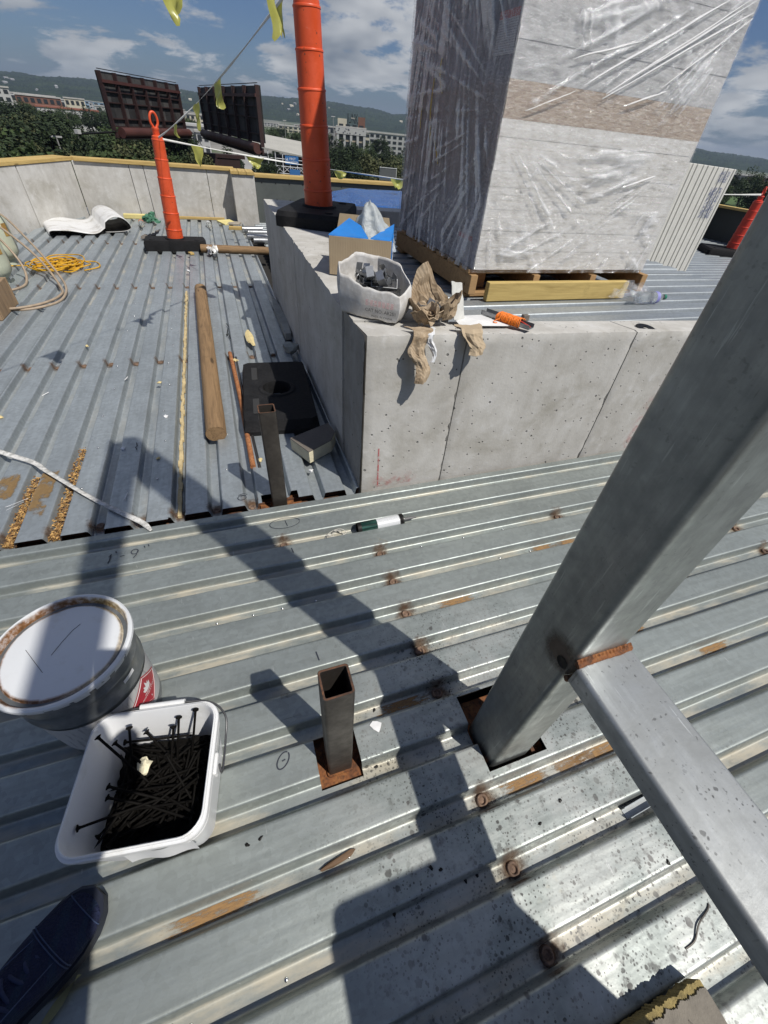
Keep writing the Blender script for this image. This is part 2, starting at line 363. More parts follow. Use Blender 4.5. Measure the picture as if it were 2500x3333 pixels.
m_rubber = plain('black_rubber', (.012, .012, .013), .78, 0, .5, 14, .5, 70, spec=.25)
m_white_pl = plain('white_plastic', (.72, .73, .74), .38, 0, .04, 8)
m_ink = plain('marker_ink', (.03, .035, .05), .6)
m_black = plain('black_iron', (.014, .013, .012), .5, .5, .4, 30)
m_void = plain('dark_underside', (.02, .018, .016), .9)  # near-black colour standing in for unlit space
m_foam = plain('cream_foam', (.66, .54, .27), .9, 0, .15, 20, .8, 120); m_foam_pale = plain('pale_foam', (.76, .70, .50), .9, 0, .12, 20, .7, 120)
m_facer = plain('grey_facer', (.15, .13, .11), .8, 0, .15, 12, .3, 200)
m_tan = plain('tan_facer', (.34, .30, .235), .85, 0, .22, 10, .4, 160)

# ------------------------------------------------------------ corrugated roof decks
PITCH = .148
_prof = [(-.004, 0), (0, 0), (.0026, -.0011), (.0046, -.0038), (.006, -.0085), (.0105, -.0285), (.0122, -.0325), (.0146, -.0348), (.0175, -.0355), (.021, -.0355),
         (.046, -.0355), (.0492, -.0350), (.0516, -.0325), (.0533, -.0285), (.0578, -.009), (.0593, -.0042), (.0614, -.0012), (.0642, 0), (.068, 0)]
VC = .0320          # flute centre, measured from the edge of the flat
def yv(k): return .625 + PITCH * k - VC
def prof_pts(e0, k0, k1, lo, hi, extra=()):
    """cross-section: s grows from the edge e0; returns sorted (s,z)"""
    pts = []
    for k in range(k0, k1 + 1):
        for s_, z in _prof: pts.append((e0 + k * PITCH + s_, z))
    pts.sort()
    def zat(s_):
        if s_ <= pts[0][0]: return 0.0
        for a, b in zip(pts, pts[1:]):
            if a[0] <= s_ <= b[0]: return a[1] + (b[1] - a[1]) * ((s_ - a[0]) / max(1e-9, b[0] - a[0]))
        return 0.0
    ss = sorted(set([p[0] for p in pts if lo < p[0] < hi] + [lo, hi] + [e for e in extra if lo < e < hi]))
    return [(s_, zat(s_)) for s_ in ss], zat
def deck_panel(parent, mat, prof, length, along, sgn, z0, holes=(), jag=None, lift=0.0):
    """prof: list (s,z); along 'x': panel runs in x, y = sgn*s ; along 'y': runs in y, x = sgn*s"""
    cuts = sorted(set([length[0], length[1]] + [h[i] for h in holes for i in (0, 1) if length[0] < h[i] < length[1]] + [length[0] + (length[1]-length[0]) * i / 6 for i in range(1, 6)]))
    mb = MB(); vs = []; n = len(prof)
    for u in cuts:
        for s_, z in prof:
            uu = u
            vs.append((uu, sgn * s_, z + z0 + lift) if along == 'x' else (sgn * s_, uu, z + z0 + lift))
    fs = []
    for i in range(len(cuts) - 1):
        for j in range(n - 1):
            uc = (cuts[i] + cuts[i+1]) / 2; sc_ = sgn * (prof[j][0] + prof[j+1][0]) / 2
            if any(h[0] < uc < h[1] and h[2] < sc_ < h[3] for h in holes): continue
            q = (i*n+j, (i+1)*n+j, (i+1)*n+j+1, i*n+j+1)
            fs.append(q if (along == 'x') != (sgn > 0) else q[::-1])
    mb.add(vs, fs)
    o = mb.obj('deck_panel', mat, parent, smooth=50)
    return o
# front deck: flutes along x. near edge of each flat at y = .625 + .148 k
front = thing('roof_deck', None, None); tag(front, 'galvanised steel roof deck in the foreground with ribs running left to right', None, None, 'structure')
HOLES_F = [(.018, .132, .300, .418), (.455, .640, .196, .405), (.60, .665, .150, .200)][:2]
e0 = -(.625 + 5 * PITCH)     # s = -y
edges = [h[i] for h in HOLES_F for i in (2, 3)]
pan = [(-9, -4), (-3, 2), (3, 8), (9, 14), (15, 20), (21, 26)]
for i, (k0, k1) in enumerate([(0, 5), (6, 11), (12, 17), (18, 23)]):
    lo = e0 + k0 * PITCH - (.030 if i == 0 else .012); hi = e0 + (k1 + 1) * PITCH - .004
    pr, zat_f = prof_pts(e0, k0 - 1, k1 + 1, lo, hi, [-q for q in edges])
    deck_panel(front, m_deckA, pr, (-4.5, 5.2), 'x', -1, 0, HOLES_F, lift=.0016 * (i % 2))
def zfront(y):
    k = ((-y) - e0) % PITCH
    z = 0.0
    for a, b in zip(_prof, _prof[1:]):
        if a[0] <= k <= b[0]: z = a[1] + (b[1]-a[1]) * (k - a[0]) / (b[0]-a[0])
    return z
# left deck: flutes along y, end lap at y 4.25
left = thing('roof_deck', None, None); tag(left, 'blue-grey galvanised roof deck on the left with ribs running away to the parapet', None, None, 'structure')
e1 = -.345 - VC             # s = x
HOLES_L = [(1.38, 1.475, -.005, .155)]
def flipx(holes): return holes
for i, (k0, k1) in enumerate([(-18, -13), (-12, -7), (-6, -1), (0, 5)]):
    lo = e1 + k0 * PITCH - .012; hi = e1 + (k1 + 1) * PITCH - .004
    if i == 3: hi = .436
    pr, zat_l = prof_pts(e1, k0 - 1, k1 + 1, lo, hi, (-.005, .155))
    y0 = [1.43, 1.425, 1.418, 1.425][i]
    deck_panel(left, m_deckB, pr, (y0, 4.30), 'y', 1, .002, [(h[0], h[1], h[2], h[3]) for h in HOLES_L], lift=.0016 * (i % 2) + .005)
    deck_panel(left, m_deckB, pr, (4.22, 9.0), 'y', 1, .0, (), lift=.0016 * (i % 2))
# platform deck (raised, inside the concrete curb)
plat = thing('roof_deck', None, None); tag(plat, 'raised galvanised deck inside the concrete curb under the wrapped pallet', None, None, 'structure')
e2 = -(2.044 + 10 * PITCH)
for i, (k0, k1) in enumerate([(-6, -1), (0, 5), (6, 11), (12, 13)]):
    lo = e2 + k0 * PITCH - .012; hi = min(e2 + (k1 + 1) * PITCH - .004, -1.60)
    pr, _z = prof_pts(e2, k0 - 1, k1 + 1, lo, hi)
    deck_panel(plat, m_deckC, pr, (.84, 3.455), 'x', -1, .60, (), lift=.0016 * (i % 2))
# far lower deck on the right
far = thing('roof_deck', None, None); tag(far, 'lower galvanised roof deck beyond the raised platform by the red delineator post', None, None, 'structure')
for i in range(9):
    lo = -9.2 + i * 6 * PITCH; hi = lo + 6 * PITCH + .006
    pr, _z = prof_pts(-9.2, i * 6 - 1, i * 6 + 7, lo, hi)
    deck_panel(far, m_deckC, pr, (3.52, 10.4), 'x', -1, .0, (), lift=.0016 * (i % 2))
for i in range(8):
    lo = -8.6 + i * 6 * PITCH; hi = min(lo + 6 * PITCH + .006, -4.62)
    if hi <= lo: break
    pr, _z = prof_pts(-8.6, i * 6 - 1, i * 6 + 7, lo, hi)
    deck_panel(far, m_deckC, pr, (.60, 3.50), 'x', -1, .0, (), lift=.0016 * (i % 2))
# near-black filler under the decks, painted dark for the void seen through the holes
o = MB().bb(-6, 12, -4, 9.4, -.5, -.13).obj('void_filler', m_void); tag(o, 'near-black filler for the dark void below the cut deck holes', None, None, 'structure')

# weld spots and burn marks in the flutes (children of the decks)
t = NT('burn_stain'); P = t.co('Object'); xyz = t.sep(P)
rr_ = t.math('SQRT', t.math('ADD', t.math('MULTIPLY', xyz[0], xyz[0]), t.math('MULTIPLY', xyz[1], xyz[1])))
nz = t.noise(t.co('World'), 45, 4, .7)
al = t.rng(t.math('ADD', rr_, t.math('MULTIPLY', t.math('SUBTRACT', nz, .5), .07)), .048, .0)
t.set(base=t.mix(t.rng(nz, .4, .65), (.10, .055, .03), (.24, .14, .07)), rough=.9, alpha=t.math('MULTIPLY', al, .9)); m_burn = t.m
m_weld = rust_mat('weld_scale', (.20, .13, .09), (.09, .06, .045), (.30, .20, .14))
def weld_mesh():
    mb = MB(); mb.lathe([(.0070, .0006), (.0080, .0026), (.0105, .0050), (.0132, .0044), (.0150, .0014), (.0155, -.001)], 16, caps=False)
    mb.lathe([(.0001, .0016), (.0070, .0006)], 16, caps=False); return mb.mesh('weld', m_weld, 60)
weld_me = weld_mesh(); _by = [(-.0320, .0357), (-.0262, .0285), (-.0205, .0012), (-.012, 0), (.0085, 0), (.0160, .0012), (.0228, .0285), (.0320, .0357), (.042, .0357)]
burn_me = MB().grid(lambda u, v: Vector(((u-.5)*.12, _by[int(round(v * 8))][0], _by[int(round(v * 8))][1] + .0012)), 2, 9).mesh('burn_stain', m_burn)
m_hole_ring = m_rust_dark
VB = -.0355
for y in [yv(k) for k in (3, 2, 1, 0, -1, -3, -4, -5)]:
    link('weld', weld_me, front, (.42 + rnd.uniform(-.008, .008), y, VB + .0018), (0, 0, rnd.random() * 6), (1.15, 1.05, 1.6))
    link('burn_stain', burn_me, front, (.42, y, VB + .0016))
for x, y in ((2.127, yv(0)), (-1.0, yv(3)), (-1.0, yv(1)), (2.127, yv(1)), (2.12, yv(-1)), (2.13, yv(2)), (.052, yv(4)), (-.03, yv(-1) + .08), (1.3, yv(3)), (1.28, yv(1))):
    link('weld', weld_me, front, (x, y, VB + .0018), (0, 0, 0), (1.15, 1.05, 1.6)); link('burn_stain', burn_me, front, (x, y, VB + .0016))
for k in range(-12, 5):
    xv = e1 + k * PITCH + VC
    for y in (1.462, 3.05, 4.78, 6.6):
        if k >= 4 and y < 2: continue
        if abs(xv - .075) < .09 and y < 2: continue
        zz = VB + (.0075 if y < 4.2 else 0) + .0026
        link('weld', weld_me, left, (xv + rnd.uniform(-.006, .006), y + rnd.uniform(-.02, .02), zz))
        link('burn_stain', burn_me, left, (xv, y, zz - .0006), (0, 0, PI / 2))
t = NT('rust_streak'); P = t.co('Object'); xyz = t.sep(P); nz = t.noise(t.co('World', (10, 40, 10)), 3, 5, .7); ex = t.math('MULTIPLY', t.rng(t.math('ABSOLUTE', xyz[0]), .10, .02), 1.0)
t.set(base=t.mix(nz, (.20, .09, .03), (.48, .30, .13)), rough=.9, alpha=t.math('MULTIPLY', t.rng(t.math('ADD', t.math('MULTIPLY', nz, .9), t.math('MULTIPLY', ex, .3)), .55, .78), .85)); m_streak = t.m
streak_me = MB().grid(lambda u, v: Vector(((u-.5)*.20, (v-.5)*.027, 0)), 2, 2).mesh('rust_streak', m_streak)
for x, y in ((1.12, yv(2)), (1.24, yv(2)), (.80, yv(-3)), (.70, yv(-3)), (1.22, yv(-1)), (1.05, yv(-2)), (1.45, yv(-2)), (1.0, yv(-4)), (.62, yv(1)), (1.6, yv(0)), (.55, yv(-3)), (-.25, yv(-3)), (-.9, yv(-1)), (.30, yv(-1))): link('rust_streak', streak_me, front, (x, y, VB + .0026), (0, 0, 0), (rnd.uniform(.7, 1.5), 1, 1))
# rows of side-lap screws
scr = MB().lathe([(.0001, .003), (.0035, .0028), (.0045, .0012), (.0048, 0)], 10, caps=False).mesh('screw', plain('zinc', (.7, .7, .7), .25, 1), 60)
for x, y in ((-.22, yv(2)), (-.10, yv(2)), (.0, yv(2)), (.12, yv(2)), (.9, yv(2)), (1.05, yv(2)), (.05, yv(-3)), (.6, yv(3)), (.8, yv(3)), (1.0, yv(3)), (-.12, yv(-4)), (-.30, yv(-4))):
    link('screw', scr, front, (x, y, VB + .001))
for k in (-1, -3, 1):
    for j in range(9): link('screw', scr, left, (e1 + k * PITCH + .09 + .02 * (j % 2), 1.7 + j * .31, .010))

# hand-written marker notes on the front deck (ink, flat)
def ink(parent, strokes, z=.0026, r=.0022):
    mb = MB()
    for st in strokes: mb.tube([(x, y, z) for x, y in st], r, 6, flat=.25)
    return mb.obj('marker_note', m_ink, parent)
def ell(cx, cy, a, b, n=22, rot=0, span=1.93): return [(cx + a*math.cos(q)*math.cos(rot) - b*math.sin(q)*math.sin(rot), cy + a*math.cos(q)*math.sin(rot) + b*math.sin(q)*math.cos(rot)) for q in [k / n * span * PI for k in range(n + 1)]]
ink(front, [[(-.578, 1.262), (-.571, 1.275), (-.574, 1.245), (-.578, 1.232)], [(-.557, 1.287), (-.555, 1.278)], [(-.540, 1.256), (-.525, 1.258)],
            ell(-.492, 1.268, .012, .012), [(-.481, 1.272), (-.486, 1.25), (-.494, 1.236)], [(-.462, 1.291), (-.458, 1.281)], [(-.448, 1.294), (-.444, 1.284)]], r=.0018)
ink(front, [ell(.071, 1.282, .062, .030, 30), [(.074, 1.296), (.079, 1.262)]], r=.0013)
ink(front, [ell(-.066, .391, .022, .013, 26, .9), [(-.069, .39), (-.06, .392)]], r=.0018)
ink(front, [[(.079, .672), (.083, .64)]], r=.0018); ink(front, [[(.075, 1.135), (.079, 1.110)]], r=.0018)
ink(left, [ell(-.085, 1.478, .018, .016, 20, .3), [(-.1, 1.497), (-.075, 1.505), (-.06, 1.495), (-.09, 1.488)]], z=.0105, r=.0018)
ink(left, [[(-.545, 2.02), (-.54, 1.99), (-.546, 1.98), (-.538, 1.955)]], z=.0105, r=.0022)
ink(left, [[(-.98, 1.62), (-.93, 1.66), (-.99, 1.64), (-.92, 1.68)]], z=.0105, r=.0012).data.materials[0] = m_white_pl
# ------------------------------------------------------------ galvanised frame: column with two rails
fr = thing('steel_frame', 'tall galvanised square column with a flat rail welded on, standing at the right', 'steel frame', (.53, .269, -.06))
def rel(o, p): o.parent = p; o.location = tuple(-Vector(p.location)); return o
def sqtube(x0, x1, y0, y1, z0, z1, r, axis='z', wall=0):
    mb = MB()
    if axis == 'z':
        sec = lambda z: [((x0+x1)/2 + a, (y0+y1)/2 + b, z) for a, b in rrect((x1-x0)/2, (y1-y0)/2, r, 6)]
        loft(mb, [sec(z0), sec(z1)])
    else:
        sec = lambda y: [((x0+x1)/2 + a, y, (z0+z1)/2 + b) for a, b in rrect((x1-x0)/2, (z1-z0)/2, r, 6)]
        loft(mb, [sec(y1), sec(y0)])
    return mb
rel(sqtube(.466, .594, .207, .331, -.06, 2.93, .016).obj('column', m_column, None, 40), fr)
rel(sqtube(.467, .595, -1.9, .196, .537, .587, .009, 'y').obj('rail', m_beam, None, 40), fr)
rel(sqtube(.467, .595, -1.9, .2065, 2.88, 2.929, .009, 'y').obj('rail', m_beam, None, 40), fr)
wl = MB()
for z in (.588, .5365):
    wl.tube([(.470 + .122 * i / 12, .2015 + rnd.uniform(-.0015, .0015), z + rnd.uniform(-.001, .001)) for i in range(13)], .0062, 7)
rel(wl.obj('weld_bead', m_rust, None, 60), fr)
rel(MB().grid(lambda u, v: Vector((.470 + .121 * u, .2068 - .0110 * v, .5880 + .0090 * (1 - v) ** .7 + .0028 * mnoise.noise((u * 26, v * 3, 1)) + .0018 * math.sin(u * 95 + v * 2) * math.sin(PI * v))), 90, 7).obj('rust_strip', m_rust, None, 60), fr)
t = NT('burnt_zinc'); P = t.co('Object'); q = t.sep(P); r_ = t.math('SQRT', t.math('ADD', t.math('MULTIPLY', q[1], q[1]), t.math('MULTIPLY', q[2], q[2])))
nz = t.noise(t.co('World'), 40, 5, .7)
t.set(base=t.mix(nz, (.05, .035, .025), (.22, .17, .12)), rough=.8, alpha=t.math('MULTIPLY', t.rng(t.math('ADD', r_, t.math('MULTIPLY', t.math('SUBTRACT', nz, .5), .05)), .055, .012), .9)); m_burnz = t.m
b_ = MB().grid(lambda u, v: Vector((0, (u-.5)*.12, (v-.5)*.14)), 2, 2).obj('burn_stain', m_burnz); b_.parent = fr; b_.location = Vector((.4648, .235, .575)) - Vector(fr.location)
hb = MB().lathe([(.0, 0), (.011, 0), (.0125, .0015)], 18, Matrix.Translation((.4642, .222, .566)) @ Matrix.Rotation(-PI/2, 4, 'Y'), caps=False).obj('burnt_hole', m_black, None, 60); rel(hb, fr)
rel(MB().bb(.45, .66, .16, .40, -.062, -.052).obj('base_plate', m_rust, None, bevel=.002), fr)
rel(MB().bb(.602, .614, .203, .245, -.05, -.016).obj('base_tab', m_rust_dark, None, bevel=.002), fr)
# small loose galvanised clip on the deck beside the rail
c_ = MB().bb(-.055, .055, -.012, .012, 0, .0015).bb(-.055, .055, .0108, .0125, .0015, .022).bb(-.055, .055, -.0125, -.0108, .0015, .022)
o = c_.obj('channel_clip', m_deckC); o.location = (.82, .004, -.034); o.rotation_euler = (0, 0, .05); tag(o, 'short galvanised channel offcut lying in a rib beside the rail', 'metal offcut')

# ------------------------------------------------------------ stub posts
def stub(x, y, h, label, plate):
    p = thing('stub_post', label, 'post', (x, y, -.05), 0, 'steel stub posts')
    mb = MB(); a = .032; th = .005
    so_ = lambda z: [(px, py, z) for px, py in rrect(a, a, .007, 4)]; si = lambda z: [(px, py, z) for px, py in rrect(a - th, a - th, .004, 4)]
    loft(mb, [si(.02), si(h), so_(h), so_(0)], cap0=True, cap1=False)
    tb = mb.obj('tube', [m_black_steel], p, 40)
    px0, px1, py0, py1 = plate
    MB().bb(px0, px1, py0, py1, -.010, .004).obj('base_plate', m_rust, p, bevel=.002)
    MB().tube([(px, py, .006) for px, py in rrect(a + .001, a + .001, .006, 3)], .005, 6, closed=True).obj('weld_bead', m_rust, p, 60)
    t_ = MB().tube([(px, py, h + .0003) for px, py in rrect(a - th/2, a - th/2, .0055, 4)], th * .42, 5, closed=True, flat=.3).obj('cut_rim', m_rust_dark, p, 60)
    return p
stub(.076, .362, .49, 'rusty square steel stub post standing in the front deck hole between bucket and column', (-.075, .075, -.085, .075))
stub(.070, 1.452, .495, 'dark square steel stub post beside the concrete curb corner', (-.085, .10, -.055, .06))
# rusty ledge angle along the end of the left deck
o = MB().bb(-3.5, .435, 1.395, 1.47, -.064, -.056).bb(-3.5, .435, 1.474, 1.48, -.056, -.037).obj('ledge_angle', m_rust_dark); tag(o, 'rusty steel ledge angle under the open ends of the left deck', 'steel angle')

# ------------------------------------------------------------ concrete curb round the platform
curb = thing('concrete_curb', 'grey concrete curb wall with a sharp corner carrying the box and the orange post', 'curb wall', (.44, 1.42, -.1))
def hexa(mb, base, top, mi=0):
    mb.add([*base, *top], [(3,2,1,0),(4,5,6,7),(0,1,5,4),(1,2,6,5),(2,3,7,6),(3,0,4,7)], mi)
zt = lambda x: .708 - .030 * max(0, x - .44)
def chip_d(p, e):
    n_ = mnoise.noise((p[0] * 34, p[1] * 34, p[2] * 34)) + .6 * mnoise.noise((p[0] * 90, p[1] * 90, p[2] * 90))
    return (.0035 + .011 * max(0, n_ - .05)) * e
def rough_block(x0, x1, y0, y1, z0, ztop, parent, mat=None, front='y'):
    """concrete block whose camera-side arrises are worn and chipped"""
    mb = MB()
    if front == 'y':
        nx = max(8, int((x1 - x0) / .018)); nz = 38
        def ff(u, v):
            x = x0 + (x1 - x0) * u; zt_ = ztop(x, y0); z = z0 + (zt_ - z0) * v; ed = max(0, 1 - min(u * (x1-x0), (1-u) * (x1-x0), (zt_ - z)) / .016)
            d = chip_d((x, y0, z), ed); top_e = max(0, 1 - (zt_ - z) / .016)
            return Vector((x, y0 + d + .0012 * mnoise.noise((x * 6, z * 6, 1)), z - chip_d((x, 3, z), top_e) * .6))
        mb.grid(ff, nx, nz)
        def ft(u, v):
            x = x0 + (x1 - x0) * u; y = y0 + (y1 - y0) * v; zz = ztop(x, y); p = ff(u, 1.0)
            return p if v == 0 else Vector((x, y, zz + .0012 * mnoise.noise((x * 9, y * 9, 2))))
        mb.grid(ft, nx, 9)
        mb.add([(x0, y0 + .004, z0), (x0, y1, z0), (x0, y1, ztop(x0, y1)), (x0, y0 + .004, ztop(x0, y0) - .004)], [(0, 3, 2, 1)]); mb.add([(x1, y0 + .004, z0), (x1, y1, z0), (x1, y1, ztop(x1, y1)), (x1, y0 + .004, ztop(x1, y0) - .004)], [(0, 1, 2, 3)])
        mb.add([(x0, y1, z0), (x1, y1, z0), (x1, y1, ztop(x1, y1)), (x0, y1, ztop(x0, y1))], [(0, 3, 2, 1)])
    else:
        ny = max(8, int((y1 - y0) / .025)); nz = 34
        def ff(u, v):
            y = y0 + (y1 - y0) * (1 - u); zt_ = ztop(x0, y); z = z0 + (zt_ - z0) * v; top_e = max(0, 1 - (zt_ - z) / .018)
            return Vector((x0 + chip_d((x0, y, z), top_e) + .0016 * mnoise.noise((y * 5, z * 4, 1)), y, z - chip_d((7, y, z), top_e) * .6))
        mb.grid(ff, ny, nz)
        def ft(u, v):
            y = y0 + (y1 - y0) * (1 - u); x = x0 + (x1 - x0) * v
            return ff(u, 1.0) if v == 0 else Vector((x, y, ztop(x, y) + .0015 * mnoise.noise((x * 9, y * 9, 2))))
        mb.grid(ft, ny, 12)
        mb.add([(x1, y0, z0), (x1, y1, z0), (x1, y1, ztop(x1, y1)), (x1, y0, ztop(x1, y0))], [(0, 1, 2, 3)]); mb.add([(x0, y0, z0), (x1, y0, z0), (x1, y0, ztop(x1, y0)), (x0, y0, ztop(x0, y0))], [(0, 1, 2, 3)]); mb.add([(x0, y1, z0), (x1, y1, z0), (x1, y1, ztop(x1, y1)), (x0, y1, ztop(x0, y1))], [(0, 3, 2, 1)])
    return rel(mb.obj('wall_panel', mat or m_conc, None, 35), parent)
xs = [.447, .853, 1.716, 2.60, 3.452]
for a, b in zip(xs, xs[1:]):
    a2 = a + (.0035 if a > .5 else 0); b2 = b - .0035
    rough_block(a2, b2, 1.42, 1.60, -.1, lambda x, y: zt(x) - .015 * (y - 1.42) / .18, curb)
    if a > .5:
        rel(MB().bb(a - .0034, a + .0034, 1.4275, 1.59, -.1, zt(a) - .02).obj('joint', m_conc_rough), curb)
ys = [1.605, 1.72, 2.9, 4.42]
def roughstrip():
    def fn(u, v):
        y = 1.418 + .30 * u; z = -.09 + .795 * v
        return Vector((.4385 - .006 * (mnoise.noise((y * 26, z * 13, 3)) * .7 + mnoise.noise((y * 70, z * 50, 1)) * .3) - .002, y, z))
    return MB().grid(fn, 40, 70)
rel(roughstrip().obj('rough_patch', m_conc_rough, None, 80), curb)
mb = MB(); hexa(mb, [(.442,1.603,-.1),(.853,1.603,-.1),(.853,1.719,-.1),(.442,1.719,-.1)], [(.442,1.603,.70),(.853,1.603,.69),(.853,1.719,.69),(.442,1.719,.70)]); rel(mb.obj('wall_panel', m_conc, None), curb)
for a, b in ((1.7225, 2.9), (2.9065, 4.42)):
    rough_block(.43, .853, a, b, -.1, lambda x, y: .70 + .012 * (y - 1.7) - .02 * (x - .43), curb, None, 'x')
mb = MB(); hexa(mb, [(.857,4.22,-.1),(3.45,4.22,-.1),(3.45,4.42,-.1),(.857,4.42,-.1)], [(.857,4.22,.715),(3.45,4.22,.70),(3.45,4.42,.70),(.857,4.42,.715)]); rel(mb.obj('wall_panel', m_conc, None, bevel=.006), curb)
# pink chalk marks at the curb foot
t = NT('pink_chalk'); nz = t.noise(t.co('World'), 28, 5, .7); q = t.sep(t.co('Generated'))
fx = t.math('MULTIPLY', t.rng(q[0], 0, .25), t.rng(q[0], 1, .75)); fz = t.rng(q[2], 1, .2)
t.set(base=(.55, .16, .15), rough=.95, alpha=t.math('MULTIPLY', t.math('MULTIPLY', fx, fz), t.rng(nz, .42, .7, 0, .5))); m_chalk = t.m
t = NT('pink_chalk_line'); nz = t.noise(t.co('World'), 60, 4, .7); t.set(base=(.55, .12, .12), rough=.95, alpha=t.rng(nz, .35, .6, .1, .7)); m_chalkl = t.m
rel(MB().grid(lambda u, v: Vector((.47 + .26 * u, 1.4188, .0 + .09 * v)), 2, 2).obj('chalk_smudge', m_chalk), curb)
rel(MB().grid(lambda u, v: Vector((1.98 + .3 * u, 1.4188, .0 + .5 * v)), 2, 2).obj('chalk_smudge', m_chalk), curb)
rel(MB().grid(lambda u, v: Vector((.524 - .006 * v + .007 * (u - .5), 1.4186, .01 + .21 * v)), 2, 2).obj('chalk_line', m_chalkl), curb)

# ------------------------------------------------------------ parapets
par = thing('parapet_wall', 'pale concrete parapet at the far left with a yellow timber cap', 'parapet wall', (-1.6, 8.2, 0))
def wallseg(pts, z0, z1, th, mat, name, parent, bev=.004):
    """pts a->b; thickness to the left side of direction"""
    a, b = Vector((*pts[0], 0)), Vector((*pts[1], 0)); d = (b - a).normalized(); nn = Vector((-d.y, d.x, 0)) * th
    mb = MB(); hexa(mb, [(a.x,a.y,z0),(b.x,b.y,z0),(b.x+nn.x,b.y+nn.y,z0),(a.x+nn.x,a.y+nn.y,z0)], [(a.x,a.y,z1),(b.x,b.y,z1),(b.x+nn.x,b.y+nn.y,z1),(a.x+nn.x,a.y+nn.y,z1)])
    return rel(mb.obj(name, mat, None, bevel=bev), parent)
A0 = Vector((-3.2, 4.35)); A1 = Vector((-1.66, 8.22)); B1 = Vector((.40, 8.22))
for i in range(4):
    p = A0.lerp(A1, i / 4 + (.003 if i else 0)); q2 = A0.lerp(A1, (i + 1) / 4 - .001); wallseg((p, q2), -.12, .60, .22, m_conc_wall, 'wall_panel', par)
xsb = [-1.66, -.98, -.80, .03, .40]
for a, b in zip(xsb, xsb[1:]): wallseg(((a + .004, 8.22), (b - .003, 8.22)), -.12, .60, .22, m_conc_wall, 'wall_panel', par)
def plank(p0, p1, wdt, z0, th, mat, parent, name='cap_board'):
    p0, p1 = Vector((*p0, 0)), Vector((*p1, 0)); d = p1 - p0; L_ = d.length
    o = MB().box((0, 0, 0), (L_, wdt, th)).obj(name, mat, parent, bevel=.004)
    c = (p0 + p1) / 2; o.location = Vector((c.x, c.y, z0 + th / 2)) - Vector(parent.location); o.rotation_euler = (0, 0, math.atan2(d.y, d.x)); return o
nA = Vector((-(A1-A0).normalized().y, (A1-A0).normalized().x))
for k in range(3):
    f = lambda w_: (A0 + nA * w_, A1 + nA * w_ + (A1-A0).normalized() * .02)
    plank(*f(.03 + .085 * k), .08, .603, .038, m_nailer, par)
for k in range(2): plank((-1.62 - .05 * k, 8.235 + .09 * k), (.415, 8.235 + .09 * k), .085, .602, .040, m_nailer, par)
pier = thing('parapet_pier', 'grey concrete pier where the parapet steps, capped with short timber boards', 'pier', (.52, 8.05, 0))
wallseg(((.36, 7.98), (.68, 7.98)), -.12, .585, .24, m_conc_wall, 'pier_body', pier)
for k in range(3): plank((.405 + .11 * k, 7.955), (.405 + .11 * k, 8.34), .105, .588, .04, m_nailer, pier)
dk = thing('sheathed_parapet', 'dark grey board-sheathed parapet with rows of screws behind the blue tarp', 'parapet wall', (3.5, 8.1, 0))
m_sheath = plain('grey_green_sheathing', (.085, .095, .09), .6, 0, .12, 5, .1, 60)
scw = MB().lathe([(.0001, .004), (.008, .0025), (.009, 0)], 8, Matrix.Rotation(PI/2, 4, 'X'), caps=False).mesh('screw', m_black)
for i in range(4):
    x0 = .69 + 2.44 * i; wallseg(((x0, 8.10), (x0 + 2.434, 8.10)), -.1, .555, .2, m_sheath, 'sheathing_panel', dk)
    if i < 2:
        for r_ in range(2):
            for k in range(12): link('screw', scw, dk, Vector((x0 + .1 + .205 * k, 8.098, .50 - .20 * r_)) - Vector(dk.location))
for k in range(2): plank((.69, 8.11 + .1 * k), (10.3, 8.11 + .1 * k), .095, .558, .042, m_nailer, dk)
rp = thing('sheathed_parapet', 'dark sheathed parapet on the far right edge behind the red delineator', 'parapet wall', (10.3, 6, 0))
m_sheath_d = plain('dark_sheathing', (.05, .053, .05), .6, 0, .15, 4)
for i in range(5):
    y0 = 8.02 - 2.2 * i; wallseg(((10.25 + .25 * i, y0), (10.25 + .25 * (i+1), y0 - 2.195)), -.1, .555, .2, m_sheath_d, 'sheathing_panel', rp)
plank((10.2, 8.2), (11.55, -3), .2, .558, .042, m_nailer, rp)
# ------------------------------------------------------------ round steel pail
pail = thing('pail', 'round grey steel pail with a rust-ringed white lid and red flammable label', 'pail', (-.489, .668, .0))
t = NT('pail_paint'); P = t.co('Object'); nz = t.noise(P, 14, 5, .65)
t.set(base=t.mix(t.rng(nz, .4, .7), (.13, .14, .145), (.24, .25, .255)), rough=.3, metal=.25); m_pail = t.m
t = NT('pail_label_band'); nz = t.noise(t.co('Object', (60, 60, 8)), 1.5, 3, .6); t.set(base=t.mix(t.rng(nz, .55, .66), (.50, .50, .50), (.30, .30, .31)), rough=.5); m_pband = t.m
PR = .134
MB().lathe([(.112, .0), (.118, .002), (.122, .02), (.128, .20), (.1315, .205), (.1325, .215), (.1295, .222), (.131, .262), (.1335, .267), (.1335, .275), (.1305, .281), (.1325, .318)], 64).obj('body', m_pail, pail, 35)
MB().lathe([(.1236, .045), (.1286, .190)], 64, caps=False).obj('label_band', m_pband, pail, 35)
t = NT('white_rusty_lid'); P = t.co('Object'); q = t.sep(P); r_ = t.math('SQRT', t.math('ADD', t.math('MULTIPLY', q[0], q[0]), t.math('MULTIPLY', q[1], q[1])))
nz = t.noise(P, 11, 6, .7); n2 = t.noise(P, 60, 4, .7)
rw = t.math('ADD', r_, t.math('MULTIPLY', t.math('SUBTRACT', nz, .5), .016))
ring = t.math('MULTIPLY', t.rng(rw, .112, .1185), t.rng(rw, .1385, .1325))
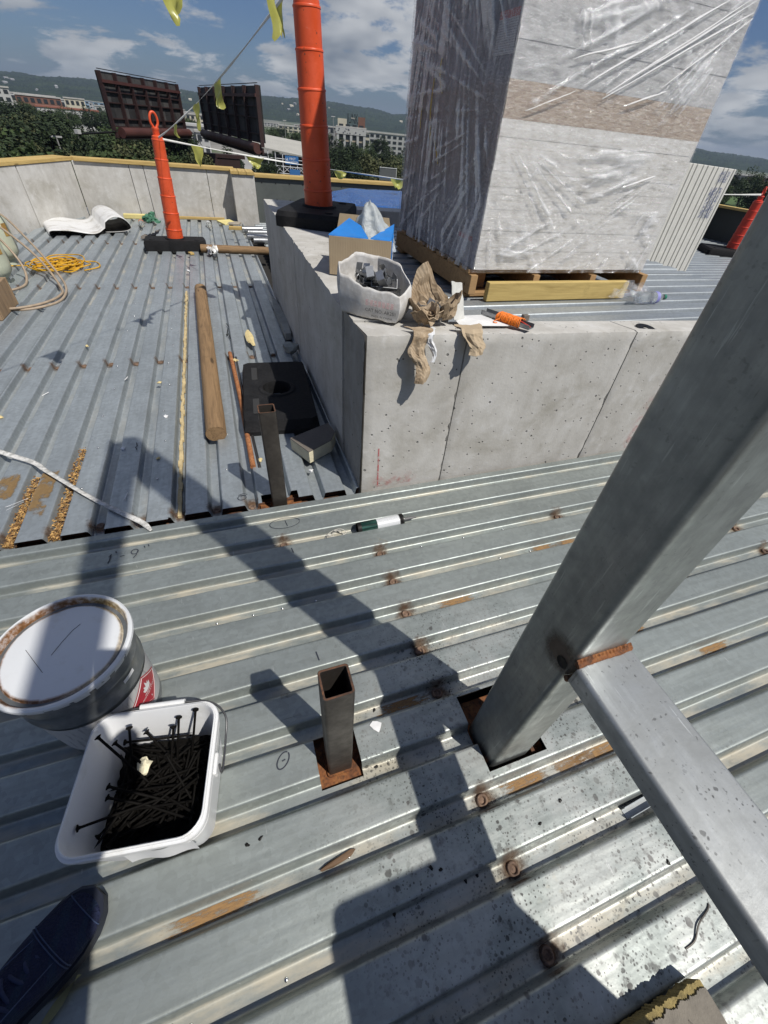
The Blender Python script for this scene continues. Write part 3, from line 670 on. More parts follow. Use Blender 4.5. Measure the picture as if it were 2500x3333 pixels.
side = t.rng(t.math('ADD', q[0], t.math('MULTIPLY', q[1], -.6)), .17, .0, .55, 1.0)
ring = t.math('MULTIPLY', ring, t.rng(n2, .25, .55, .35, 1)); ring = t.math('MULTIPLY', ring, side)
ycol = t.mix(t.rng(q[0], -.02, .09), (.24, .105, .03), (.50, .36, .13))
base = t.mix(ring, (.66, .68, .70), t.mix(t.rng(n2, .4, .7), ycol, (.11, .055, .025)))
chip = t.math('MULTIPLY', t.rng(t.noise(P, 24, 4, .6), .66, .69), t.rng(r_, .10, .138))
base = t.mix(chip, base, (.07, .06, .05))
dirt = t.math('MULTIPLY', t.rng(nz, .55, .75), .35); base = t.mix(dirt, base, (.42, .40, .33))
t.set(base=base, rough=.45); t.bump(n2, .12, .003); m_lid = t.m
lid = MB().lathe([(.0001, .3245), (.114, .3245), (.117, .3238), (.1195, .3185), (.123, .3165), (.1285, .317), (.131, .321), (.1325, .331), (.1355, .3365), (.1405, .3375), (.1445, .3345), (.1455, .328), (.1425, .322), (.138, .319)], 72, caps=False).obj('lid', m_lid, pail, 30)
sc_ = MB(); sc_.tube([(-.02, -.01, .3249), (-.003, .022, .3249), (.012, .046, .3249), (.026, .060, .3249)], .0007, 5, flat=.2); sc_.tube([(-.075, .02, .3249), (-.055, -.01, .3249), (-.028, -.05, .3249)], .0005, 5, flat=.2)
sc_.obj('scratch', m_black, lid)
def lug_tabs():
    mb = MB()
    for k in range(22):
        a = 2 * PI * k / 22 + rnd.uniform(-.03, .03); R = Matrix.Rotation(a, 4, 'Z')
        w_ = .030 + rnd.uniform(-.004, .004); h = .014 + rnd.uniform(-.003, .009)
        pts = []
        def fn(u, v):
            aa = a + (u - .5) * w_ / .14; rr = .1452 - .006 * v * v; return Vector((rr * math.cos(aa), rr * math.sin(aa), .330 - h * v))
        mb.grid(fn, 5, 3)
    return mb
lug_tabs().obj('lid_lugs', m_lid, pail, 60)
# bail handle ear + wire
ear = MB(); ear.lathe([(.0001, .006), (.011, .005), (.013, 0)], 14, Matrix.Rotation(.55, 4, 'Z') @ Matrix.Translation((.1325, 0, .292)) @ Matrix.Rotation(PI/2, 4, 'Y'), caps=False)
e_ = ear.obj('handle_ear', m_white_pl, pail, 50)
hp = [(.139 * math.cos(.55 + PI * k / 20) , .139 * math.sin(.55 + PI * k / 20), .292 - .10 * math.sin(PI * k / 20)) for k in range(21)]
MB().tube(hp, .0022, 6).obj('handle', plain('wire', (.35, .35, .36), .35, .9), pail, 60)
# red diamond label curved on the body: local frame (a: angle, z)
m_lred = plain('label_red', (.42, .03, .045), .45, 0, .06); m_lwhite = plain('label_white', (.78, .78, .78), .5)
LA = -.33; LZ = .128
def cyl(a, z, off=0.0008):
    rr = .1236 + (.1286 - .1236) * (z - .045) / .145 + off; return Vector((rr * math.cos(a), rr * math.sin(a), z))
def cpoly(poly, off, n=10):
    """polygon in (s,z) metres round the body, triangulated as a strip fan from its centre"""
    mb = MB(); k = []
    for i in range(len(poly)):
        p, q = poly[i], poly[(i+1) % len(poly)]
        for j in range(n): k.append((p[0] + (q[0]-p[0]) * j / n, p[1] + (q[1]-p[1]) * j / n))
    cx = sum(p[0] for p in k) / len(k); cz = sum(p[1] for p in k) / len(k); rings = [k] + [[(cx + (p[0]-cx) * f, cz + (p[1]-cz) * f) for p in k] for f in (.66, .33, .01)]
    vs = [cyl(LA + s_ / .127, LZ + z, off) for r_ in rings for s_, z in r_]; N = len(k)
    fs = [(i*N+j, i*N+(j+1) % N, (i+1)*N+(j+1) % N, (i+1)*N+j) for i in range(3) for j in range(N)]
    mb.add(vs, fs); return mb
dm = lambda r: [(r, 0), (0, r), (-r, 0), (0, -r)]
lab = cpoly(dm(.064), .0010).obj('hazard_label', m_lred, pail, 60)
fr_ = MB(); pts_ = []
for i in range(4):
    p, q = dm(.057)[i], dm(.057)[(i+1) % 4]
    pts_ += [cyl(LA + (p[0]+(q[0]-p[0])*j/8) / .127, LZ + p[1]+(q[1]-p[1])*j/8, .0014) for j in range(8)]
fr_.tube(pts_, .0009, 4, closed=True, flat=.4); fr_.obj('label_border', m_lwhite, lab)
flame = [(-.013, .004), (-.016, .016), (-.010, .013), (-.010, .026), (-.003, .018), (-.001, .037), (.005, .020), (.010, .028), (.009, .015), (.016, .019), (.013, .004), (.006, .000), (-.006, .000)]
cpoly(flame, .0018, 2).obj('flame_symbol', m_lwhite, lab)
cpoly([(-.016, -.006), (.016, -.006), (.016, -.0035), (-.016, -.0035)], .0018, 3).obj('symbol_line', m_lwhite, lab)
def text_mesh(txt, size, name, mat, fn, parent, ext=0):
    cu = bpy.data.curves.new(name, 'FONT'); cu.body = txt; cu.size = size; cu.align_x = 'CENTER'; cu.align_y = 'CENTER'; cu.resolution_u = 2
    to = bpy.data.objects.new(name, cu); C.objects.link(to); dg = bpy.context.evaluated_depsgraph_get(); dg.update()
    me = bpy.data.meshes.new_from_object(to.evaluated_get(dg)); bpy.data.objects.remove(to)
    bm = bmesh.new(); bm.from_mesh(me); bmesh.ops.triangulate(bm, faces=bm.faces)
    if size * len(txt) > .02: bmesh.ops.subdivide_edges(bm, edges=[e for e in bm.edges if e.calc_length() > size * .35], cuts=1)
    bm.to_mesh(me); bm.free()
    for v in me.vertices: v.co = fn(v.co.x, v.co.y)
    me.materials.clear(); me.materials.append(mat); o = bpy.data.objects.new(name, me); C.objects.link(o)
    if parent: o.parent = parent
    return o
text_mesh('FLAMMABLE LIQUID', .0085, 'label_text', m_lwhite, lambda x, y: cyl(LA + x / .127, LZ - .013 + y, .0018), lab)
text_mesh('3', .012, 'label_text', m_lwhite, lambda x, y: cyl(LA + x / .127, LZ - .038 + y, .0018), lab)
mb = MB(); mb.grid(lambda u, v: Vector(((.1318) * math.cos(-.62 + .26 * u), .1318 * math.sin(-.62 + .26 * u), .240 + .012 * v)), 6, 2); mb.obj('sticker', m_lwhite, pail)
for k in range(5): text_mesh('lorem'[k] * 0 + '||||| ||| |||', .006, 'fine_print', m_ink, (lambda kk: lambda x, y: cyl(LA - .75 + x / .127, .150 - .012 * kk + y, .0012))(k), pail) if False else None

# ------------------------------------------------------------ square white bucket full of spikes
bx_, by_, ba = -.338, .397, -.155
buck = thing('bucket', 'open square white plastic bucket full of black spikes beside the pail', 'bucket', (bx_, by_, .002), ba)
t = NT('bucket_plastic'); nz = t.noise(t.co('Object'), 20, 5, .6)
t.set(base=t.mix(t.rng(nz, .5, .8), (.74, .75, .76), (.62, .62, .60)), rough=.36); t.b.inputs['Subsurface Weight'].default_value = .25; t.b.inputs['Subsurface Radius'].default_value = (.02, .02, .02); t.b.inputs['Subsurface Scale'].default_value = .4; m_buck = t.m
mb = MB(); R_ = lambda h, r, z: [(a, b, z) for a, b in rrect(h, h, r, 7)]
loft(mb, [R_(.110, .035, .004), R_(.128, .04, .199), R_(.1300, .041, .203), R_(.1325, .042, .201), R_(.1325, .042, .196), R_(.1318, .0415, .170), R_(.1135, .038, .004), R_(.108, .035, 0)], True, True)
mb.obj('body', m_buck, buck, 40)
mb = MB(); loft(mb, [R_(.1322, .042, .194), R_(.1375, .044, .194), R_(.1385, .0445, .189), R_(.1365, .0445, .174), R_(.1318, .0415, .173)], False, False); mb.obj('rim_collar', m_buck, buck, 40)
mb = MB(); loft(mb, [R_(.131, .041, .165), R_(.1345, .043, .164), R_(.1345, .043, .158), R_(.130, .041, .157)], False, False); mb.obj('rim_rib', m_buck, buck, 40)
for sx in (-1, 1):
    MB().box((.139 * sx, .0, .168), (.010, .045, .026)).obj('handle_ear', m_buck, buck, bevel=.004)
hp = smoothpath([(.146, 0, .168), (.150, -.01, .150), (.150, .06, .150), (.146, .11, .166), (.10, .146, .172), (0, .150, .176), (-.10, .146, .172), (-.146, .11, .166), (-.150, .06, .150), (-.146, 0, .168)], 5)
MB().tube(hp, .0026, 7).obj('handle', plain('grey_wire', (.16, .16, .165), .4, .8), buck, 60)
MB().tube([(-.05, .150, .177), (.05, .150, .177)], .0075, 10).obj('handle_grip', m_buck, buck, 50)
mb = MB(); mb.grid(lambda u, v: Vector((-.02 + .13 * u, -.1338 - .004 * v + .003 * math.sin(u * 9), .165 - .060 * v)), 12, 8); mb.obj('torn_label', m_white_pl, buck, 60)
# spikes
t = NT('oily_spike'); nz = t.noise(t.co('World'), 70, 3, .6); t.set(base=t.mix(nz, (.002, .0018, .0016), (.008, .007, .006)), rough=.7, metal=0, spec=.1); m_spike = t.m
sp = MB(); sp.lathe([(.0001, -.003), (.0006, 0), (.0028, .010), (.0028, .150), (.0040, .153), (.0072, .1545), (.0072, .157), (.0001, .1585)], 10, caps=False); spike_me = sp.mesh('spike', m_spike, 45)
Bm = Matrix.Translation((bx_, by_, .002)) @ Matrix.Rotation(ba, 4, 'Z')
def spike(p0, p1, L_=None, n=[0]):
    a, b = Vector(p0), Vector(p1); d = (b - a).normalized(); q = d.to_track_quat('Z', 'Y')
    o = bpy.data.objects.new('nail_spike', spike_me); C.objects.link(o)
    o.matrix_world = Bm @ (Matrix.Translation(b - d * .157) @ q.to_matrix().to_4x4())
    tag(o, 'long black round-headed spike among the spikes in the white bucket', 'nail', 'black spikes in the white bucket'); n[0] += 1
    return o
# clearly seen spikes leaning on the bucket walls  (tip, head) in bucket coordinates
for a, b in [((.01, -.02, .10), (-.115, .085, .205)), ((-.05, -.03, .07), (-.055, .098, .20)), ((.02, .0, .085), (-.085, .075, .185)), ((.06, .03, .08), (.085, .118, .20)), ((.03, .02, .08), (.045, .112, .185)),
             ((.05, .02, .09), (-.028, .095, .17)), ((.05, -.045, .10), (-.085, -.005, .16)), ((.055, -.06, .09), (-.083, -.025, .155)), ((.06, -.02, .10), (-.12, -.075, .165)), ((-.085, -.115, .15), (-.02, .03, .11)),
             ((.02, .01, .09), (.03, .10, .165)), ((.07, -.03, .11), (.02, .045, .15)), ((-.03, -.02, .08), (-.07, -.105, .12))]: spike(a, b)
for i in range(150):
    th = rnd.uniform(0, PI); lay = i / 150
    zc = .02 + .098 * lay; lim = .085 + .018 * lay
    if i % 5 == 0: th = rnd.gauss(.55, .5)
    d = Vector((math.cos(th), math.sin(th), rnd.uniform(-.35, .35) * .5)).normalized() * .0785
    if rnd.random() < .5: d = -d
    mx_ = max(0.002, lim - abs(d.x)); my_ = max(0.002, lim - abs(d.y)); c = Vector((rnd.uniform(-mx_, mx_), rnd.uniform(-my_, my_), zc + (c_z if False else 0)))
    zmin = min((c - d).z, (c + d).z)
    if zmin < .008: c.z += .008 - zmin
    spike(c - d, c + d)
def heap(u, v):
    x = (u - .5) * .205; y = (v - .5) * .205
    return Vector((x, y, .078 + .012 * mnoise.noise((x * 30, y * 30, 2)) + .010 * mnoise.noise((x * 90, y * 90, 5)) - .02 * (abs(x) + abs(y))))
h_ = MB().grid(heap, 40, 40).obj('spike_heap', m_spike, None, 50); h_.matrix_world = Bm; tag(h_, 'dark mass of packed spikes filling the white bucket', 'nails', None, 'stuff')
ch = MB(); ico = bmesh.new(); bmesh.ops.create_icosphere(ico, subdivisions=2, radius=.5)
ICO_V = [v.co.copy() for v in ico.verts]; ICO_F = [tuple(v.index for v in f.verts) for f in ico.faces]; ico.free()
def rock(sz, seed, sharp=.5, mb=None, c=(0, 0, 0)):
    mb = mb or MB(); vs = []
    for v in ICO_V:
        k = 1 + sharp * (mnoise.noise(v * 2.1 + Vector((seed, 0, seed))) ) + .25 * sharp * mnoise.noise(v * 6 + Vector((0, seed, 0)))
        vs.append(Vector((v.x * sz[0] * k, v.y * sz[1] * k, v.z * sz[2] * k)) + Vector(c))
    mb.add(vs, ICO_F); return mb
o = rock((.030, .036, .022), 3, .9).obj('foam_chip', m_foam_pale); o.matrix_world = Bm @ Matrix.Translation((-.028, .035, .132)); tag(o, 'crumb of pale foam lying on the spikes in the white bucket', 'foam chip')

# ------------------------------------------------------------ caulk cartridge and its scraps
tb = thing('caulk_tube', 'dark green sealant cartridge with a white label lying in a rib', 'caulk tube', (.345, 1.178, -.004), .02)
MX = Matrix.Rotation(PI/2, 4, 'Y')
t = NT('tube_green'); nz = t.noise(t.co('Object', (3, 40, 40)), 2, 3, .6); t.set(base=t.mix(t.rng(nz, .5, .6), (.008, .03, .022), (.03, .09, .07)), rough=.25); m_tgreen = t.m
MB().lathe([(.0255, .028), (.0262, .03), (.0262, .212), (.0268, .214), (.0268, .2205), (.022, .222), (.0085, .223)], 28, MX).obj('barrel', m_tgreen, tb, 40)
MB().lathe([(.0001, .034), (.021, .034), (.0215, .014), (.024, .012), (.0255, .020), (.0256, .03)], 24, MX, caps=False).obj('plunger', m_black, tb, 40)
t = NT('tube_label'); q = t.sep(t.co('Object')); w1 = t.wave(t.co('Object', (120, 14, 14)), 1.0, 6, 3, 'X'); t.set(base=t.mix(t.rng(w1, .35, .6), (.45, .47, .48), (.74, .75, .75)), rough=.4); m_tlab = t.m
MB().lathe([(.0264, .098), (.0264, .208)], 28, MX, caps=False).obj('label', m_tlab, tb, 60)
MB().lathe([(.0267, .2005), (.0267, .2085), (.0272, .209), (.0272, .2195)], 28, MX, caps=False).obj('end_band', m_black, tb, 60)
MB().lathe([(.0085, .222), (.0078, .235), (.0045, .285), (.0035, .285)], 14, MX).obj('nozzle', plain('grey_nozzle', (.12, .12, .12), .5), tb, 50)
co_ = MB()
for k in range(3):
    co_.tube([(.265 + .045 * (1 - .1*k) * math.cos(a), 1.180 + .022 * math.sin(a) * (1 - .12*k), -.02 + .012 * math.sin(a * 1.5 + k)) for a in [2 * PI * j / 20 + k for j in range(20)]], .0018, 5, closed=True)
o = co_.obj('cut_plastic_ring', plain('clear_film_scrap', (.55, .53, .48), .3), None, 60); tag(o, 'twisted pale plastic ring scrap at the end of the sealant cartridge', 'scrap')

# ------------------------------------------------------------ small litter on the front deck
def flatchip(x, y, z, pts, th, mat, label, cat, rz_=0, name='scrap', tilt=(0, 0)):
    o = MB().prism(pts, 0, th).obj(name, mat, None); o.location = (x, y, z); o.rotation_euler = (tilt[0], tilt[1], rz_); tag(o, label, cat); return o
o = flatchip(.194, .398, .001, [(-.016, .008), (-.004, .016), (.008, .012), (.019, .004), (.012, -.008), (.004, -.018), (-.008, -.006)], .004, m_lwhite, 'small white heart-shaped chip on the deck beside the front stub post', 'chip', name='paint_chip')
o = rock((.085, .012, .008), 5, .9).obj('bark_splinter', wood_mat('bark', (.16, .10, .06), (.06, .04, .025), 'X'), None, 60); o.location = (.025, .150, -.029); o.rotation_euler = (0, 0, .12); tag(o, 'dark splinter of bark lying in a rib below the bucket', 'splinter')
o = MB().tube(smoothpath([(.70, -.235, .003), (.73, -.232, .004), (.76, -.215, .006), (.80, -.205, .004), (.812, -.198, .003)], 5), .0018, 6).obj('wire_scrap', plain('grey_scrap_wire', (.12, .11, .10), .5, .6)); tag(o, 'short bent grey wire lying on the deck by the rail', 'wire')
for i, (x, y) in enumerate([(.225, .065), (.245, .055), (.30, .02), (.12, .022), (.21, .455), (.17, .31), (.52, .055), (.60, .08), (.68, .02), (.78, -.11), (.33, .02), (-.17, .24), (-.14, .243), (-.29, -.005), (-.33, .01)]):
    z = zfront(y)
    o = rock((.011, .007, .005), i, .8).obj('tar_crumb', m_black, None, 60); o.location = (x, y, z + .002); o.rotation_euler = (0, 0, rnd.random() * 3)
    tag(o, 'tiny black crumb of tar on the front deck', 'crumb', 'tar crumbs on the front deck')
# big tan foam board offcut, bottom right
def ragged(x0, x1, y, n, amp, seed): return [(x0 + (x1-x0) * i / n, y + amp * (.9 * mnoise.noise((i * .11, seed, 0)) + .5 * mnoise.noise((i * .37, seed, 2)) + .35 * (rnd.random() - .5))) for i in range(n + 1)]
blk = thing('foam_board_offcut', 'tan-faced foam board offcut with a ragged edge at the bottom right', 'foam board', (.5, -.4, .0))
back_t = ragged(.25, .668, -.279, 220, .007, 1.0); back_m = ragged(.25, .668, -.268, 220, .005, 2.0)
top = back_t + [(.672, -.40), (.66, -.62), (.25, -.62)]; core = back_m + [(.671, -.40), (.66, -.62), (.25, -.62)]
rel(MB().prism(core, .0025, .046).obj('foam_core', plain('dirty_broken_foam', (.27, .21, .085), .95, 0, .35, 40, .9, 160)), blk); rel(MB().prism(top, .0463, .050).obj('top_facer', plain('grey_tan_facer', (.20, .18, .15), .85, 0, .25, 10, .4, 160)), blk); rel(MB().prism([(p[0], p[1] - .004) for p in back_m] + [(.671, -.40), (.66, -.62), (.25, -.62)], .0008, .0022).obj('bottom_facer', m_facer), blk)
rel(MB().tube([(.600, -.30, .0505), (.612, -.325, .0505), (.618, -.345, .0505)], .0012, 5, flat=.3).obj('crease', m_facer), blk)

# ------------------------------------------------------------ things beside the curb on the left deck
ZL = .0075
def post_mesh(L_, mat, name):
    # landscape timber: two flat faces, two round sides
    sec = []
    for k in range(9): a = -1.25 + 2.5 * k / 8; sec.append((.008 + .042 * math.cos(a), .039 * math.sin(a) / math.sin(1.25) * 1.0))
    sec = sec + [(-x, -y) for x, y in sec]
    mb = MB(); N = 14
    loft(mb, [[(x + .002 * mnoise.noise((i * .6, 1, k)), L_ * (i / N - .5), z + .0015 * mnoise.noise((i * .7, k, 4))) for k, (x, z) in enumerate(sec)] for i in range(N + 1)])
    return mb.mesh(name, mat, 45)
o = link('timber_post', post_mesh(2.49, m_post, 'timber_post'), None, (-.190, 3.21, ZL + .037), (0, 0, .018)); tag(o, 'long brown round-edged timber lying along the ribs of the left deck', 'timber')
o = link('timber_post', post_mesh(.78, m_post, 'timber_post'), None, (.20, 6.02, .040), (0, 0, PI/2 - .12)); tag(o, 'short brown round-edged timber lying against the orange delineator base by the parapet', 'timber')
o = MB().tube(smoothpath([(-.045, 3.07, ZL - .004), (-.030, 2.6, ZL + .006), (-.022, 2.27, ZL + .012), (-.020, 1.95, ZL + .004), (-.018, 1.69, ZL + .004)], 6), .0135, 10).obj('rusty_bar', m_rust_rod, None, 60); tag(o, 'rusty orange-brown round bar lying beside the long timber', 'steel bar')
o = MB().tube([(-.010, 2.98, ZL), (-.006, 2.4, ZL + .004), (.012, 1.68, ZL + .002)], .0075, 8).obj('thin_conduit', plain('dark_conduit', (.10, .10, .10), .4, .8), None, 60); tag(o, 'thin dark conduit lying along the rusty bar', 'conduit')
for i, (x, y, a) in enumerate([(-.040, 3.70, .2), (-.030, 3.60, -.1), (-.036, 3.48, .1), (-.022, 3.56, .25)]):
    o = bpy.data.objects.new('nail_spike', spike_me); C.objects.link(o); o.location = (x, y, ZL - .024 + .008); o.rotation_euler = (PI/2, 0, a); tag(o, 'black spike dropped in a rib of the left deck beside the long timber', 'nail', 'loose spikes on the left deck')
# rubber base lying by the curb
def rubber_base(name, label, loc, rz_, hx, hy, h, hole=.08, parent=None, grp=None):
    b = thing(name, label, 'rubber base', loc, rz_, grp) if parent is None else parent
    mb = MB(); n = 40
    outer = resample(rrect(hx, hy, .03, 9)); on = len(outer)
    def outp(f, z, k_=1.0): return [(p[0] * k_, p[1] * k_, z) for p in outer]
    ang = [math.atan2(p[1], p[0]) for p in outer]
    inner = lambda z, r: [(r * math.cos(a), r * math.sin(a), z) for a in ang]
    loft(mb, [outp(0, 0, 1.0), outp(0, h * .35, 1.0), outp(0, h * .45, .985), outp(0, h, .94), inner(h, hole * 1.35), inner(h + .006, hole * 1.25), inner(h + .006, hole * 1.02), inner(h * .9, hole), inner(0, hole)], False, False)
    body = mb.obj('base_body', m_rubber, b, 35, bevel=0)
    for sx in (-1, 1): MB().box((hx * .52 * sx, -hy * .62, h + .001), (hx * .42, .035, .006)).obj('grip_recess', plain('worn_rubber', (.03, .03, .03), .7), b, bevel=.003)
    return b
rubber_base('rubber_base', 'loose black rubber delineator base with a round hole beside the curb', (.190, 2.335, .006), -PI/2 - .07, .385, .20, .075, .080)
# foam wedge
w_ = thing('foam_offcut', 'grey-topped cream foam offcut leaning beside the curb corner', 'foam offcut', (.3, 1.76, .03))
wp = [(.183, 1.80), (.252, 1.662), (.376, 1.730), (.414, 1.798), (.396, 1.888)]
tilt = Matrix.Translation((.3, 1.77, 0)) @ Matrix.Rotation(.02, 4, 'X') @ Matrix.Rotation(-.04, 4, 'Y') @ Matrix.Translation((-.3, -1.77, 0))
rel(MB().prism(wp, .012, .078, M=tilt).obj('foam_core', m_foam_pale, None, bevel=.002), w_); rel(MB().prism(wp, .0785, .082, M=tilt).obj('top_facer', m_facer), w_)
o = rock((.10, .10, .09), 8, .5).obj('stone_chunk', plain('grey_stone', (.36, .37, .33), .9, 0, .1, 20, .5, 90)); o.location = (.375, 3.02, .035); tag(o, 'pale grey broken stone chunk against the curb behind the rubber base', 'stone')
o = MB().prism([(0, 0), (.045, .01), (.06, .30), (.05, .70), (.02, .95), (-.01, .6)], 0, .05).obj('foam_strip', plain('dirty_foam_strip', (.36, .36, .32), .9, 0, .2, 8, .5, 60)); o.location = (.372, 3.25, .004); tag(o, 'long dirty pale strip of foam lying at the curb foot', 'foam strip')
o = rock((.055, .30, .022), 11, .55).obj('foam_stick', m_foam); o.location = (.112, 3.30, .016); o.rotation_euler = (0, 0, .05); tag(o, 'yellow stick of broken foam in a rib near the rubber base', 'foam scrap')
for i, (x, y, s_) in enumerate([(-.015, 2.92, .035), (-.012, 2.06, .022), (.018, 1.735, .020), (.245, 1.60, .018), (-.475, 2.67, .022), (-.42, 2.25, .018), (-.44, 1.86, .016), (-.60, 1.98, .018), (-1.2, 2.4, .02), (-.33, 5.2, .03), (-.95, 3.3, .02)]):
    o = rock((s_, s_ * 1.2, s_ * .6), i + 20, .9).obj('foam_chip', [m_foam, m_lwhite][i % 2], None); o.location = (x, y, ZL + .004); tag(o, 'small pale crumb of foam scattered on the left deck', 'foam chip', 'foam crumbs on the left deck')
# foam line injected in one rib of the left deck
mb = MB(); xk = e1 + 0 * PITCH + VC
for i in range(70):
    y = 1.47 + i * .045; mb.box((xk + rnd.uniform(-.003, .003), y, VB + ZL + .010), (.016 + rnd.uniform(-.004, .004), .047, .012 + rnd.uniform(-.003, .004)), RZ(rnd.uniform(-.05, .05)))
o = mb.obj('foam_bead', plain('old_foam', (.52, .41, .22), .9, 0, .25, 12, .6, 80)); tag(o, 'thin tan foam bead filling one rib of the left deck', 'foam bead')
# wood-chip debris in two ribs
m_chipA = plain('wood_chips', (.46, .28, .10), .9, 0, .45, 60); m_chipB = plain('dark_chips', (.20, .105, .04), .9, 0, .4, 60)
def chips(x0, y0, y1, n, seed, wd=.019):
    mb = MB(); r2 = random.Random(seed)
    for i in range(n):
        y = y0 + (y1 - y0) * r2.random() ** 1.5; x = x0 + r2.gauss(0, wd * .55); s_ = r2.uniform(.004, .011)
        R = Matrix.Rotation(r2.uniform(0, 6), 3, 'Z') @ Matrix.Rotation(r2.gauss(0, .4), 3, 'X') @ Matrix.Rotation(r2.gauss(0, .4), 3, 'Y')
        mb.box((x, y, VB + ZL + r2.uniform(.004, .022)), (s_, s_ * r2.uniform(.4, .8), .0018), R, 0 if r2.random() < .55 else 1)
    return mb
for kx, ya, yb, sd in ((-4, 1.43, 1.86, 1), (-3, 1.43, 2.06, 2)):
    xv = e1 + kx * PITCH + VC
    o = chips(xv, ya, yb, 750, sd).obj('wood_chip_litter', [m_chipA, m_chipB]); tag(o, 'golden wood chip litter packed in a rib of the left deck', 'wood chips', None, 'stuff')
t = NT('spilled_chip_stain'); nz = t.noise(t.co('World'), 16, 6, .7); q = t.sep(t.co('Generated')); f1 = t.noise(t.co('World'), 90, 3, .7)
ex = t.math('MULTIPLY', t.math('MULTIPLY', t.rng(q[0], 0, .2), t.rng(q[0], 1, .8)), t.math('MULTIPLY', t.rng(q[1], 0, .3), t.rng(q[1], 1, .7)))
t.set(base=t.mix(f1, (.14, .08, .03), (.34, .22, .09)), rough=.9, alpha=t.math('MULTIPLY', t.rng(t.math('ADD', t.math('MULTIPLY', nz, 1.1), t.math('MULTIPLY', ex, .30)), .70, .86), .85)); m_spill = t.m
MB().grid(lambda u, v: Vector((-.915 + .082 * u, 1.50 + .42 * v, .0088)), 2, 2).obj('spill_stain', m_spill, left)
MB().grid(lambda u, v: Vector((-1.07 + .095 * u, 1.66 + .24 * v, .0088)), 2, 2).obj('spill_stain', m_spill, left)
# white strap
sp_ = smoothpath([(-1.6, 2.42, .05), (-1.11, 2.04, .030), (-.95, 1.92, .026), (-.88, 1.84, .022), (-.68, 1.615, .016), (-.55, 1.485, .014), (-.475, 1.415, .010), (-.44, 1.365, .004)], 6)
mb = MB(); N = len(sp_)
def strap(u, v):
    i = min(int(u * (N - 1)), N - 2); f = u * (N - 1) - i; p = sp_[i].lerp(sp_[i+1], f); d = (sp_[i+1] - sp_[i]); nn = Vector((-d.y, d.x, 0)).normalized()
    tw = .35 * math.sin(u * 9); ww = .021 * (1 if u < .9 else 1 - (u - .9) * 5); return p + nn * (v - .5) * ww * math.cos(tw) + Vector((0, 0, (v - .5) * ww * math.sin(tw) + .003))
mb.grid(strap, 60, 4)
t = NT('dirty_webbing'); nz = t.noise(t.co('World'), 45, 4, .7); t.set(base=t.mix(t.rng(nz, .35, .65), (.36, .36, .34), (.70, .69, .66)), rough=.85); m_strap = t.m
o = mb.obj('strap', m_strap, None, 60, solid=.0025); tag(o, 'dirty white webbing strap snaking over the left deck to its edge', 'strap')
# ------------------------------------------------------------ orange delineators
def delineator(label, loc, rzb, lean, rad, hgt, mat, base, grp='delineator posts on black rubber bases', handle=True, hrot=0, tp=.064):
    d = thing('delineator_post', label, 'delineator', loc, 0, grp)
    hx, hy, bh = base
    bo = bpy.data.objects.new('rubber_foot', None)
    mb = MB(); outer = resample(rrect(hx, hy, .035, 6)); ang = [math.atan2(p[1], p[0]) for p in outer]
    O_ = lambda z, k: [(p[0] * k, p[1] * k, z) for p in outer]; I_ = lambda z, r: [(r * math.cos(a), r * math.sin(a), z) for a in ang]
    loft(mb, [O_(0, 1), O_(bh * .7, 1), O_(bh, .95), I_(bh, rad * 1.25), I_(bh + .012, rad * 1.2), I_(bh + .012, rad * 1.0)], True, True)
    ft = mb.obj('rubber_foot', m_rubber, d, 35); ft.rotation_euler = (0, 0, rzb)
    for sx in (-1, 1): 
        k_ = MB().lathe([(.030, 0), (.028, .008), (.018, .010)], 14).obj('grip_lug', m_rubber, ft, 50); k_.location = (hx * .72 * sx, -hy * .55, bh - .002)
    mb = MB(); pr = []; n = 6; z = bh - .02
    rs = [rad * (1 - tp * i) for i in range(n + 1)]; hs = [0, .10] + [.10 + (hgt - bh - .10 - .12) * (i / (n - 1)) for i in range(1, n)]
    pr.append((rs[0], z)); zz = z
    for i in range(n):
        z1 = z + hs[i + 1] + .02
        pr += [(rs[i] * .99, z1 - .012), (rs[i] * 1.02, z1 - .010), (rs[i] * 1.02, z1 - .003), (rs[i] * .995, z1), (rs[i+1] * 1.0, z1 + .001)]
    pr += [(rs[n] * .98, z1 + .02), (rs[n] * .6, z1 + .028), (.0001, z1 + .03)]
    sh = mb.lathe(pr, 36, caps=False).obj('post_tube', mat, d, 40); sh.rotation_euler = lean
    # moulded neck and loop handle
    zt_ = z1 + .02; hb = MB(); rn = rs[n] * .62
    hb.lathe([(rn, zt_ - .01), (rn * 1.02, zt_ + .05), (rn * 1.12, zt_ + .055), (rn * 1.0, zt_ + .07)], 18)
    lp = [(rn * 1.15 * math.sin(a) * (1.0 if abs(a) < 2.2 else .8), 0, zt_ + .122 + .062 * math.cos(a)) for a in [-PI + 2 * PI * k / 22 for k in range(22)]]
    hb.tube(lp, .012, 8, closed=True)
    hd = hb.obj('loop_handle', mat, d, 50); hd.rotation_euler = (lean[0], lean[1], hrot); 
    return d
delineator('orange stacked-ring delineator post standing on the left deck before the parapet', (-.458, 6.22, .0), .02, (0, .062, 0), .088, 1.10, m_orange, (.335, .135, .105), hrot=.5)
delineator('tall orange delineator post on the concrete curb, nearest the camera', (.735, 3.60, .715), PI/2 - .42, (0, -.035, 0), .097, 1.12, m_orange, (.37, .22, .085), tp=.04)
delineator('faded red delineator post on the far lower deck at the right edge', (9.03, 6.35, 0), -.55, (0, 0, 0), .115, .92, m_red, (.50, .30, .10), hrot=.9)
